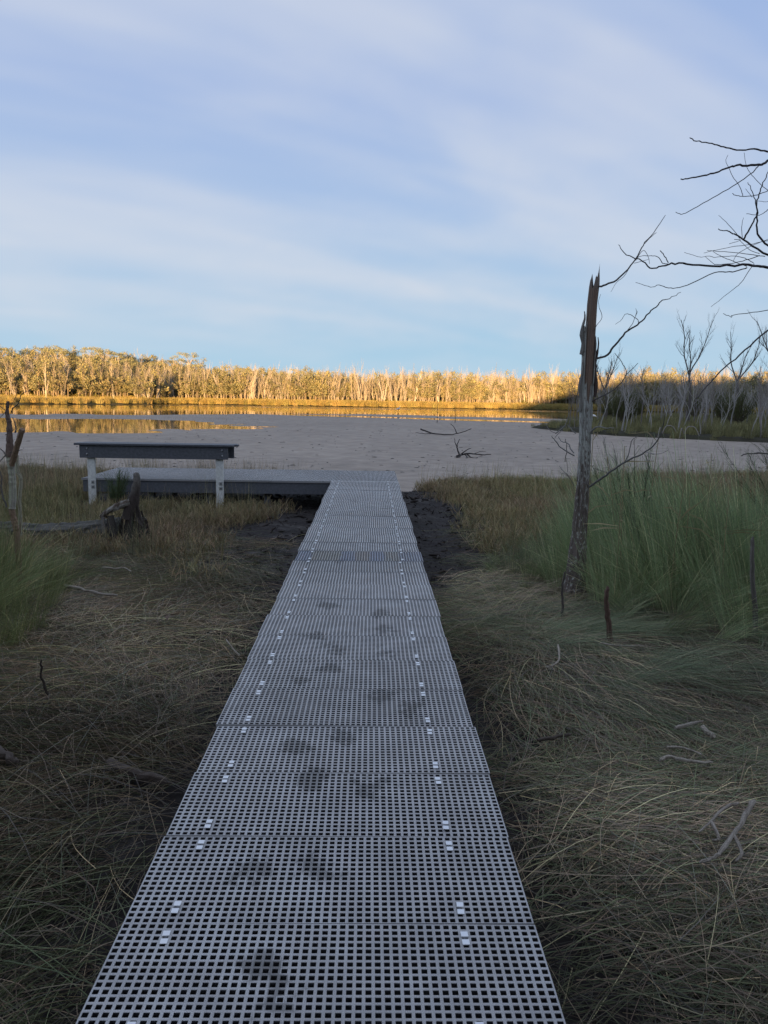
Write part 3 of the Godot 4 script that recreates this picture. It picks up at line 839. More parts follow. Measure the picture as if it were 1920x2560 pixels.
func make_grasses() -> void:
	var grass := paint(0.6, 0.35)
	var rng := RandomNumberGenerator.new()
	rng.seed = 77
	# flattened rushes on both sides of the walk
	var mats_v := []
	for k in 5: mats_v.append(mat_tuft(100 + k, 130, [0.55, 0.4, 0.15, 0.6, 0.3][k], [0.03, 0.05, 0.14, 0.03, 0.05][k]))
	var T := []
	var C := []
	for k in 5:
		T.append([])
		C.append([])
	var z := 0.8
	while z > -13.5:
		var step := 0.17 + 0.012 * absf(z)
		var reach := 2.6 + absf(z) * 0.75
		var x := -reach
		while x < reach:
			var px := x + rng.randf_range(-0.15, 0.15)
			var pz := z + rng.randf_range(-0.15, 0.15)
			x += step * 1.25
			var o := zone(px, pz)
			if absf(o.lateral) < 0.6 or rng.randf() < o.bare * 0.93: continue
			if fine.get_noise_2d(px * 2.5 + 60.0, pz * 2.5) + rng.randf_range(-0.15, 0.15) > 0.38: continue   # wet bare gaps
			if z < -9.0 and rng.randf() < smoothstep(-9.0, -13.5, z): continue
			var flow: float = broad.get_noise_2d(px * 1.6 + 11.0, pz * 1.6) * 4.2 + (0.2 if px > 0 else 2.9)
			var kind := int(clampf((broad.get_noise_2d(px * 2.2 - 50.0, pz * 2.2) * 0.9 + 0.5 + rng.randf_range(-0.22, 0.22)) * 5.0, 0.0, 4.99))
			if px < 0.0 and pz < -3.4 and pz > -7.8 and rng.randf() < 0.6: kind = 2   # last year's dead tan rushes
			T[kind].append(spin(px, pz, -flow + rng.randfn(0, 0.45), rng.randf_range(0.75, 1.25), rng.randf_range(0.0, 0.025)))
			var tone: float = 1.0 + broad.get_noise_2d(px * 3.0, pz * 3.0 + 90.0) * 0.8
			if kind == 2: tone *= 1.4
			C[kind].append(Color(tone * 1.04, tone, tone * 0.94))
		z -= step
	var n := Node3D.new()
	n.name = "matted_rushes"
	add_child(n)
	tag(n, "dark flattened rushes matted over the ground beside the boardwalk", "rushes", "", "stuff")
	for k in 5: copies(n, "strands", mats_v[k], grass, T[k], C[k])

	# tall standing rushes
	var tall := []
	for k in 4: tall.append(rush_tuft(200 + k, 62, 1.15, 0.16, 0.45, 0.84, 0.08, 0.0024, 0.8))
	var bowed := []
	for k in 3: bowed.append(rush_tuft(220 + k, 55, 1.15, 0.15, 1.5, 0.76, 0.13, 0.0024, 1.1))
	var stand := PackedVector2Array([Vector2(2.5, -11.3), Vector2(1.3, -9.6), Vector2(1.1, -8.0), Vector2(2.05, -6.7), Vector2(3.0, -6.0), Vector2(6.0, -5.6), Vector2(11.0, -6.0), Vector2(13.0, -12.6), Vector2(7.0, -12.0), Vector2(3.6, -11.6), Vector2(2.9, -11.6)])
	var R := [[], [], [], [], [], [], []]
	var K := [[], [], [], [], [], [], []]
	for k in 2900:
		var p := Vector2(rng.randf_range(1.2, 13.0), rng.randf_range(-13.3, -5.5))
		if not Geometry2D.is_point_in_polygon(p, stand): continue
		if p.distance_to(Vector2(1.95, -7.45)) < 0.3: continue
		var rim := 9.0
		for q in stand.size(): rim = minf(rim, Geometry2D.get_closest_point_to_segment(p, stand[q], stand[(q + 1) % stand.size()]).distance_to(p))
		var deep := smoothstep(0.0, 1.5, rim)
		var w := broad.get_noise_2d(p.x * 3.0, p.y * 3.0)
		var v := rng.randi() % 4
		var turn := PI * 0.85 + rng.randfn(0, 0.6)
		if rng.randf() > deep * 0.72 + 0.08:
			v = 4 + rng.randi() % 3
			turn = rng.randfn(-1.9, 0.7) + (1.2 if rng.randf() < 0.3 else 0.0)   # bowed over towards the walk
		if rng.randf() > 0.35 + deep: continue
		R[v].append(spin(p.x, p.y, turn, (1.0 + w * 0.6) * rng.randf_range(0.7, 1.2) * lerpf(0.5, 1.0, deep) * lerpf(1.0, 0.9, smoothstep(-8.5, -11.5, p.y))))
		K[v].append(Color(0.97, 1.1, 1.0) * rng.randf_range(1.1, 2.3))
	for k in 330:   # stems beaten down in front of the stand
		var p := Vector2(rng.randf_range(1.2, 6.5), rng.randf_range(-7.4, -4.3))
		if p.x < 1.35 + (-5.2 - p.y) * -0.1 or Geometry2D.is_point_in_polygon(p, stand): continue
		if rng.randf() > smoothstep(-4.2, -6.2, p.y): continue
		var v := 4 + rng.randi() % 3
		var b := Basis(Vector3.UP, rng.randfn(-0.2, 0.5) + (PI if rng.randf() < 0.25 else 0.0)).scaled(Vector3(1, 0.34, 1) * rng.randf_range(0.55, 0.95))
		R[v].append(Transform3D(b, Vector3(p.x, land(p.x, p.y), p.y)))
		K[v].append(Color(0.92, 1.05, 1.0) * rng.randf_range(0.7, 1.3))
	n = Node3D.new()
	n.name = "tall_rushes"
	add_child(n)
	tag(n, "dense stand of tall green rushes around the broken tree", "rushes", "", "stuff")
	for k in 7: copies(n, "strands", tall[k] if k < 4 else bowed[k - 4], grass, R[k], K[k])

	# the rush clump under the split snag
	R = [[], [], [], [], [], [], []]
	K = [[], [], [], [], [], [], []]
	for k in 420:
		var p := Vector2(rng.randf_range(-6.2, -2.75), rng.randf_range(-8.3, -4.6))
		if Vector2((p.x + 4.6) / 1.75, (p.y + 6.5) / 1.75).length() + broad.get_noise_2d(p.x * 4.0, p.y * 4.0) * 0.3 > 1.0: continue
		var v := rng.randi() % 7
		var rim := 1.0 - Vector2((p.x + 4.6) / 1.75, (p.y + 6.5) / 1.75).length()
		R[v].append(spin(p.x, p.y, rng.randfn(-0.4, 0.9), rng.randf_range(0.55, 1.0) * lerpf(0.55, 1.0, smoothstep(-0.1, 0.5, rim))))
		K[v].append(Color(1.12, 1.18, 0.9) * rng.randf_range(0.9, 1.6))
	n = Node3D.new()
	n.name = "snag_rushes"
	add_child(n)
	tag(n, "waist high green rushes around the foot of the split grey snag", "rushes", "", "stuff")
	for k in 7: copies(n, "strands", tall[k] if k < 4 else bowed[k - 4], grass, R[k], K[k])

	# low saltmarsh plants between the rushes and the mud
	var low := [low_tuft(301), low_tuft(302), low_tuft(303)]
	var wisps := [rush_tuft(311, 34, 0.55, 0.2, 0.1, 0.35, 0.35, 0.0022), rush_tuft(312, 30, 0.6, 0.22, 0.3, 0.3, 0.45, 0.0022)]
	R = [[], [], [], [], []]
	K = [[], [], [], [], []]
	for k in 9000:
		var p := Vector2(rng.randf_range(-15.0, 15.0), rng.randf_range(-23.5, -7.5))
		var o := zone(p.x, p.y)
		if o.on < -0.1 + o.w or rng.randf() < o.bare * 1.3 or absf(o.lateral) < 0.62: continue
		if Geometry2D.is_point_in_polygon(p, stand) and p.y > -12.0: continue
		if p.x > -5.6 and p.x < 0.5 and p.y < -13.5 and p.y > -16.0: continue
		if p.y > -10.5 and rng.randf() < smoothstep(-10.5, -8.0, p.y): continue
		if p.x > 0.0 and p.x < 1.4 and p.y > -9.0: continue
		var v := rng.randi() % 3
		if rng.randf() < (0.16 if p.x < 0.0 else 0.05) + smoothstep(3.0, 0.5, o.on) * 0.12: v = 3 + rng.randi() % 2
		R[v].append(spin(p.x, p.y, rng.randf() * TAU, rng.randf_range(0.75, 1.3)))
		var f := broad.get_noise_2d(p.x * 2.0 + 30.0, p.y * 2.0)
		K[v].append(Color(1.0, 0.93, 0.88).lerp(Color(0.9, 1.0, 0.75), clampf(f + 0.4, 0, 1)) * rng.randf_range(0.75, 1.25) * (0.92 if p.x < 0.0 else 1.1))
	n = Node3D.new()
	n.name = "saltmarsh_plants"
	add_child(n)
	tag(n, "low brown and olive saltmarsh plants edging the mud", "marsh plants", "", "stuff")
	for k in 5: copies(n, "strands", low[k] if k < 3 else wisps[k - 3], grass, R[k], K[k])

	# single tussocks that stand apart
	for a in [["arching green tussock growing against the rotten stump", -2.95, -9.25, 0.62, 0.75, 95], ["small spiky tussock between the stump and the rush clump", -3.6, -9.0, 0.5, 0.4, 60], ["grey green tussock on its own at the edge of the bare black mud", 1.55, -8.6, 0.72, 0.15, 60], ["straw coloured tussock behind the fallen log", -4.4, -11.3, 0.55, 0.3, 70], ["short orange brown tussock touching the boardwalk edge", -0.92, -5.05, 0.24, 0.3, 60], ["pale wispy tussock behind the bench seat", -3.6, -16.9, 0.75, 0.1, 70], ["pale wispy tussock beyond the platform corner", -5.3, -17.2, 0.8, 0.15, 80], ["tall loose tussock at the mud edge past the bench", -7.2, -15.6, 0.8, 0.2, 90]]:
		var o := thing("tussock", a[0], "tussock", Vector3(a[1], land(a[1], a[2]), a[2]), rng.randf() * TAU, "single tussocks")
		var dry: bool = (a[0] as String).begins_with("straw") or (a[0] as String).begins_with("pale") or (a[0] as String).begins_with("short")
		put(rush_tuft(400 + int(a[3] * 1000.0), a[5], a[3], 0.16, a[4], 0.3 if dry else 0.8, 0.6 if dry else 0.1, 0.002, 0.9), "blades", grass, o)

	# dry reed stalks with bent leaves, standing above the rushes
	var stalks := []
	for k in 4:
		var s := thing("reed_stalk", "dry straw coloured reed with snapped leaves above the tall rushes", "reed", Vector3.ZERO, 0.0, "dry reeds")
		var m := Mesher.new()
		var hgt: float = [1.45, 1.6, 1.3, 1.5][k]
		var tip := Vector3(rng.randf_range(-0.25, 0.25), hgt, rng.randf_range(-0.1, 0.1))
		var c := Color(0.36, 0.29, 0.16)
		m.tube(curve([Vector3.ZERO, tip * 0.5 + Vector3(0.02, 0, 0), tip], 4), 0.0055, 0.003, 5, c * 0.7, c)
		put(m.mesh(), "stem", grass, s)
		for l in 4:
			var lm := Mesher.new()
			var at := tip * rng.randf_range(0.45, 0.98)
			var d := Vector3(rng.randf_range(-1, 1), rng.randf_range(-0.1, 0.7), rng.randf_range(-0.4, 0.4)).normalized()
			var e := at + d * rng.randf_range(0.12, 0.2)
			var w := d.cross(Vector3(0.2, 0.3, 1)).normalized() * 0.007
			var q := e + (d + Vector3.DOWN * rng.randf_range(0.1, 1.2)).normalized() * rng.randf_range(0.12, 0.26)
			lm.quad(at - w * 0.4, at + w * 0.4, e + w, e - w, c)
			lm.quad(e - w, e + w, q + w * 0.2, q - w * 0.2, c * 1.1)
			put(lm.mesh(), "leaf", grass, s)
		stalks.append(s)
	var spots := [[2.25, -7.3], [2.4, -7.6], [2.75, -7.2], [3.0, -7.6], [3.2, -7.1], [3.35, -7.9], [2.5, -8.0], [3.8, -7.7], [4.2, -8.2], [2.1, -7.9], [3.6, -8.4], [4.0, -6.9], [2.85, -8.3]]
	for k in spots.size():
		var s: Node3D = stalks[k] if k < 4 else stalks[k % 4].duplicate()
		if k >= 4:
			s.name = numbered("reed_stalk")
			add_child(s)
		s.position = Vector3(spots[k][0], land(spots[k][0], spots[k][1]), spots[k][1])
		s.rotation.y = rng.randf() * TAU
		var q := rng.randf_range(0.9, 1.15)
		s.scale = Vector3(q, q, q)

	# sedge along the far shore and on the bank beyond the mud
	var golden := []
	var dull := []
	for k in 6:
		var sd := Mesher.new()
		for b in 60:
			var a := rng.randf() * TAU
			var q := sqrt(rng.randf()) * 0.6
			var p := Vector3(cos(a) * q, -0.05, sin(a) * q)
			var l := rng.randf_range(0.5, 1.15)
			var d := Vector3(rng.randfn(0, 0.22), 1, rng.randfn(0, 0.22))
			var c := tint(Color(0.42, 0.30, 0.10) if k < 3 else Color(0.26, 0.225, 0.1).lerp(Color(0.17, 0.18, 0.08), rng.randf()), 0.3, rng)
			sd.tube([p, p + d * l * 0.6, p + d * l + Vector3(rng.randfn(0, 0.1), -0.05, rng.randfn(0, 0.1))], 0.014, 0.005, 3, c, c)
		(golden if k < 3 else dull).append(sd.mesh(true))
	R = [[], [], []]
	K = [[], [], []]
	for k in 6500:
		var x := rng.randf_range(-112.0, 112.0)
		var edge := along(FAR_SHORE, x)
		var d := edge + 0.2 + rng.randf() * (22.0 if x < -44.0 else 7.0)
		if land(x, -d) < -0.1: continue
		R[k % 3].append(spin(x, -d, rng.randf() * TAU, rng.randf_range(0.6, 1.1)))
		K[k % 3].append(Color(1, 1, 1).lerp(Color(0.5, 0.75, 0.55), rng.randf() * 0.6))
	n = Node3D.new()
	n.name = "far_shore_sedge"
	add_child(n)
	tag(n, "golden sedge growing along the sunlit far shore", "sedge", "", "stuff")
	for k in 3: copies(n, "strands", golden[k], grass, R[k], K[k])
	R = [[], [], []]
	K = [[], [], []]
	for k in 5200:
		var x := rng.randf_range(10.0, 75.0)
		var zz := rng.randf_range(-100.0, -33.0)
		if bank_depth(x, zz) + broad.get_noise_2d(x * 2.0, zz * 2.0) * 0.8 < 0.2: continue
		var front := bank_depth(x, zz) < 2.5
		var q := rng.randf_range(0.45, 0.8) * (0.6 if front else 1.0)
		R[k % 3].append(spin(x, zz, rng.randf() * TAU, q))
		K[k % 3].append(Color(1, 1, 1) * rng.randf_range(0.7, 1.3))
	n = Node3D.new()
	n.name = "bank_grass"
	add_child(n)
	tag(n, "dull green grass covering the bank under the dead trees", "grass", "", "stuff")
	for k in 3: copies(n, "strands", dull[k], grass, R[k], K[k])

	# bits of bark and weed strewn over the mud, and crumbs on the bare peat
	var crumb := Mesher.new()
	crumb.ring_tube([Vector3(-0.5, 0, 0), Vector3(-0.2, 0.12, 0.08), Vector3(0.15, 0.1, -0.06), Vector3(0.5, 0.02, 0.05)], [0.02, 0.11, 0.09, 0.02], 5, [Color.WHITE, Color.WHITE, Color.WHITE, Color.WHITE])
	var cm := crumb.mesh()
	R = []
	K = []
	for k in 1000:
		var zz := -18.0 - 60.0 * pow(rng.randf(), 1.6)
		var x := rng.randf_range(-0.55, 0.55) * -zz
		if zz > along(SHORE, x) + 0.3: continue
		var h := mud(x, zz)
		if h < WATER or bank_depth(x, zz) > 0.0: continue
		var l := rng.randf_range(0.05, 0.22)
		R.append(Transform3D(Basis(Vector3.UP, rng.randf() * TAU).scaled(Vector3(l, rng.randf_range(0.04, 0.12), rng.randf_range(0.06, 0.16))), Vector3(x, h, zz)))
		K.append(Color(0.09, 0.08, 0.075) * rng.randf_range(0.5, 1.6))
	n = Node3D.new()
	n.name = "mud_litter"
	add_child(n)
	tag(n, "dark scraps of bark and weed strewn over the mud", "litter", "", "stuff")
	copies(n, "scraps", cm, paint(0.8), R, K)
	R = []
	K = []
	for k in 7000:
		var p := Vector2(rng.randf_range(-4.0, 2.6), rng.randf_range(-18.0, -7.0))
		var o := zone(p.x, p.y)
		if absf(o.lateral) < 0.55 or rng.randf() > o.bare: continue
		var l := rng.randf_range(0.03, 0.1) * (2.2 if rng.randf() < 0.15 else 1.0)
		R.append(Transform3D(Basis.from_euler(Vector3(rng.randfn(0, 0.5), rng.randf() * TAU, rng.randfn(0, 0.5))).scaled(Vector3(l, l * rng.randf_range(0.5, 1.5), l * 1.6)), Vector3(p.x, land(p.x, p.y) - 0.01, p.y)))
		K.append(Color(0.038, 0.031, 0.028) * rng.randf_range(0.6, 1.5))
	n = Node3D.new()
	n.name = "peat_crumbs"
	add_child(n)
	tag(n, "crumbly black peat lumps on the bare strips by the boardwalk", "peat", "", "stuff")
	copies(n, "lumps", cm, paint(0.85, 0.3), R, K)

# ---------------------------------------------------------------- trees

# a bare branching system; each call adds one limb and its twigs
func grow(m: Mesher, rng: RandomNumberGenerator, p: Vector3, d: Vector3, length: float, r: float, level: int, o: Dictionary) -> void:
	var segs: int = o.segs[level]
	var P := [p]
	var D := []
	var q := p
	var dd := d
	for s in segs:
		dd = (dd + Vector3(rng.randfn(0, o.twist), rng.randfn(0, o.twist * 0.6) + o.up * (0.0 if level == 0 else 1.0), rng.randfn(0, o.twist))).normalized()
		q += dd * length / segs
		P.append(q)
		D.append(dd)
	var c := tint(o.color, o.vary, rng)
	m.tube(P, r, r * o.taper[level], o.sides[level], c, c)
	if level + 1 >= o.segs.size(): return
	for k in o.kids[level]:
		var t: float = o.start[level] + (1.0 - o.start[level]) * (k + rng.randf()) / o.kids[level]
		var at := minf(t * segs, segs - 0.01)
		var s := int(at)
		var from: Vector3 = (P[s] as Vector3).lerp(P[s + 1], at - s)
		var along_d: Vector3 = D[s]
		var side := along_d.cross(Vector3(rng.randfn(0, 1), rng.randfn(0, 1), rng.randfn(0, 1))).normalized()
		var nd := (along_d + side * rng.randf_range(o.open[0], o.open[1])).normalized()
		grow(m, rng, from, nd, length * rng.randf_range(o.share[0], o.share[1]) * (1.15 - 0.5 * t), r * lerpf(1.0, o.taper[level], t) * rng.randf_range(0.45, 0.7), level + 1, o)

func foliage(m: Mesher, rng: RandomNumberGenerator, middle: Vector3, size: Vector3, count: int, leaf: float, color: Color) -> void:
	for k in count:
		var d := Vector3(rng.randfn(0, 1), rng.randfn(0, 1), rng.randfn(0, 1)).normalized() * pow(rng.randf(), 0.45)
		var a := Vector3(rng.randfn(0, 1), rng.randfn(0, 1), rng.randfn(0, 1)).normalized()
		var b := a.cross(Vector3(rng.randfn(0, 1), rng.randfn(0, 1), rng.randfn(0, 1))).normalized()
		var s := leaf * rng.randf_range(0.6, 1.4)
		m.leaf(middle + d * size, a * s, b * s * 0.8, tint(color, 0.35, rng))

func bare_far(sd: int, color: Color, hgt: float) -> ArrayMesh:
	var rng := RandomNumberGenerator.new()
	rng.seed = sd
	var m := Mesher.new()
	grow(m, rng, Vector3(0, -0.2, 0), Vector3(rng.randfn(0, 0.05), 1, rng.randfn(0, 0.05)), hgt, 0.085, 0, {"segs": [5, 3, 2], "sides": [4, 3, 3], "taper": [0.25, 0.4, 0.5], "kids": [16, 7], "start": [0.12, 0.15], "open": [0.22, 0.6], "share": [0.2, 0.38], "twist": 0.07, "up": 0.3, "color": color, "vary": 0.2})
	return m.mesh(true)

func leafy_far(sd: int, color: Color, hgt: float, wide: float) -> ArrayMesh:
	var rng := RandomNumberGenerator.new()
	rng.seed = sd
	var m := Mesher.new()
	m.tube(wobble([Vector3(0, -0.2, 0), Vector3(0.1, hgt * 0.4, 0), Vector3(-0.05, hgt * 0.8, 0.1)], 0.15, rng), 0.12, 0.04, 4, Color(0.28, 0.22, 0.15), Color(0.28, 0.22, 0.15))
	for k in 9:
		var t := rng.randf_range(0.35, 0.95)
		var p := Vector3(rng.randfn(0, wide * 0.4), hgt * t, rng.randfn(0, wide * 0.4))
		m.tube([Vector3(0, hgt * t * 0.75, 0), p], 0.04, 0.015, 3, Color(0.28, 0.22, 0.15), Color(0.28, 0.22, 0.15))
		foliage(m, rng, p, Vector3(wide * 0.45, hgt * 0.09, wide * 0.45), 70, 0.17, color)
	return m.mesh()

func place_far(m: Mesh, called: String, label: String, category: String, group: String, bark: Material, x: float, z: float, size: float, rng: RandomNumberGenerator) -> void:
	var o := put(m, called, bark)
	o.position = Vector3(x, land(x, z) - 0.05, z)
	o.rotation.y = rng.randf() * TAU
	o.scale = Vector3(size, size * rng.randf_range(0.9, 1.12), size)
	tag(o, label, category, group)

func make_far_wood() -> void:
	var rng := RandomNumberGenerator.new()
	rng.seed = 900
	var bark := paint(0.75, 0.3)
	var leaf_mat := paint(0.6, 0.3)
	leaf_mat.backlight = Color(0.35, 0.35, 0.25)
	var bare := []
	for k in 6: bare.append(bare_far(910 + k, [Color(0.4, 0.345, 0.25), Color(0.35, 0.3, 0.215), Color(0.43, 0.375, 0.28), Color(0.33, 0.285, 0.21), Color(0.38, 0.325, 0.23), Color(0.48, 0.425, 0.34)][k], [7.0, 6.5, 7.6, 6.8, 6.0, 7.2][k]))
	var leafy := []
	for k in 4: leafy.append(leafy_far(930 + k, [Color(0.29, 0.265, 0.12), Color(0.25, 0.235, 0.11), Color(0.33, 0.285, 0.14), Color(0.22, 0.205, 0.1)][k], [6.8, 7.4, 6.2, 5.6][k], [1.7, 2.1, 1.5, 2.2][k]))
	# the front rows, tree by tree
	for k in 250:
		var x := -98.0 + 196.0 * (k + rng.randf()) / 250.0
		var d := along(FAR_SHORE, x) + (rng.randf_range(16.0, 26.0) if x < -46.0 else rng.randf_range(5.5, 12.0))
		place_far(bare[rng.randi() % 6], "bare_tree", "pale bare thin trunked tree in the front rows of the far wood", "tree", "bare trees of the far wood", bark, x, -d, rng.randf_range(0.62, 0.98), rng)
	for k in 30:
		var x := -98.0 + 150.0 * pow((k + rng.randf()) / 30.0, 1.3)
		var d := along(FAR_SHORE, x) + (rng.randf_range(20.0, 30.0) if x < -46.0 else rng.randf_range(7.0, 14.0))
		place_far(leafy[rng.randi() % 4], "leafy_tree", "olive leaved tree among the bare trunks of the far wood", "tree", "leafy trees of the far wood", leaf_mat, x, -d, rng.randf_range(0.7, 1.0), rng)
	# two white trunked trees on the spit of sedge, in front of the wood
	for a in [[-58.0, -133.0, 0.85, "white trunked bare tree standing alone on the golden spit"], [-49.5, -142.0, 0.5, "short white dead tree near the tip of the golden spit"]]:
		place_far(bare_far(970 + int(a[2] * 10.0), Color(0.62, 0.54, 0.4), 7.4), "white_tree", a[3], "tree", "", bark, a[0], a[1], a[2], rng)
	# what lies behind them reads as one mass
	var T := []
	var C := []
	for k in 10:
		T.append([])
		C.append([])
	for k in 6400:
		var x := rng.randf_range(-140.0, 140.0)
		var deep := 6.0 + 58.0 * pow(rng.randf(), 1.8)
		var d := along(FAR_SHORE, x) + deep + (12.0 if x < -46.0 else 0.0)
		var green := 0.33 + 0.28 * smoothstep(-10.0, -70.0, x) + broad.get_noise_2d(x * 0.8, d * 0.8) * 0.5 + (0.22 if deep > 40.0 else 0.0)
		var v := rng.randi() % 6 if rng.randf() > green else 6 + rng.randi() % 4
		var q := rng.randf_range(0.68, 0.98)
		T[v].append(Transform3D(Basis(Vector3.UP, rng.randf() * TAU).scaled(Vector3(q, q * rng.randf_range(0.9, 1.1), q)), Vector3(x, land(x, -d) - 0.05, -d)))
		C[v].append(Color(1, 1, 1) * rng.randf_range(0.75, 1.15))
	var n := Node3D.new()
	n.name = "far_wood"
	add_child(n)
	tag(n, "mass of bare and olive trees behind the first rows of the far shore", "wood", "", "stuff")
	for k in 10: copies(n, "trees", bare[k] if k < 6 else leafy[k - 6], bark if k < 6 else leaf_mat, T[k], C[k])
	# shrubs at the foot of the wood
	var bush := Mesher.new()
	foliage(bush, rng, Vector3(0, 0.6, 0), Vector3(0.9, 0.7, 0.9), 150, 0.13, Color(0.12, 0.13, 0.04))
	var bm := bush.mesh()
	T = []
	C = []
	for k in 900:
		var x := rng.randf_range(-110.0, 110.0)
		var d := along(FAR_SHORE, x) + rng.randf_range(6.0, 16.0) + (12.0 if x < -46.0 else 0.0)
		var q := rng.randf_range(0.5, 1.3)
		T.append(Transform3D(Basis(Vector3.UP, rng.randf() * TAU).scaled(Vector3(q * 1.2, q, q * 1.2)), Vector3(x, land(x, -d) - 0.1, -d)))
		C.append(Color(1, 1, 1).lerp(Color(1.5, 1.2, 0.9), rng.randf()))
	n = Node3D.new()
	n.name = "far_undergrowth"
	add_child(n)
	tag(n, "low olive shrubs filling the foot of the far wood", "undergrowth", "", "stuff")
	copies(n, "shrubs", bm, leaf_mat, T, C)
	# gum trees whose flat crowns break the skyline above the spit
	var gums := []
	for k in 3:
		var trunk := Mesher.new()
		var crown := Mesher.new()
		var top := 8.6 + k * 0.5
		trunk.tube(wobble([Vector3(0, -0.3, 0), Vector3(0.2, top * 0.35, 0), Vector3(-0.1, top * 0.6, 0.1), Vector3(0.2, top * 0.8, 0)], 0.2, rng), 0.2, 0.08, 5, Color(0.5, 0.42, 0.32), Color(0.5, 0.42, 0.32))
		for b in 8:
			var a := b * 2.4 + k
			var e := Vector3(cos(a) * rng.randf_range(0.8, 2.6), top * rng.randf_range(0.74, 1.0), sin(a) * rng.randf_range(0.8, 2.6))
			trunk.tube(curve([Vector3(0, top * 0.5 + b * 0.25, 0), e * Vector3(0.5, 0.85, 0.5), e], 3), 0.07, 0.02, 4, Color(0.5, 0.42, 0.32), Color(0.5, 0.42, 0.32))
			foliage(crown, rng, e, Vector3(1.15, 0.5, 1.15), 130, 0.14, Color(0.27, 0.27, 0.13))
		gums.append([trunk.mesh(), crown.mesh()])
	for k in 44:
		var x := lerpf(-112.0, -8.0, pow((k + rng.randf()) / 44.0, 1.2))
		var d := along(FAR_SHORE, x) + rng.randf_range(34.0, 62.0)
		var o := thing("gum_tree", "tall gum tree with flat clumped crown above the far wood", "tree", Vector3(x, land(x, -d), -d), rng.randf() * TAU, "gum trees on the skyline")
		var q := rng.randf_range(0.66, 0.86) * lerpf(0.85, 1.0, smoothstep(0.0, -60.0, x))
		o.scale = Vector3(q, q, q)
		put(gums[k % 3][0], "trunk", bark, o)
		put(gums[k % 3][1], "crown", leaf_mat, o)

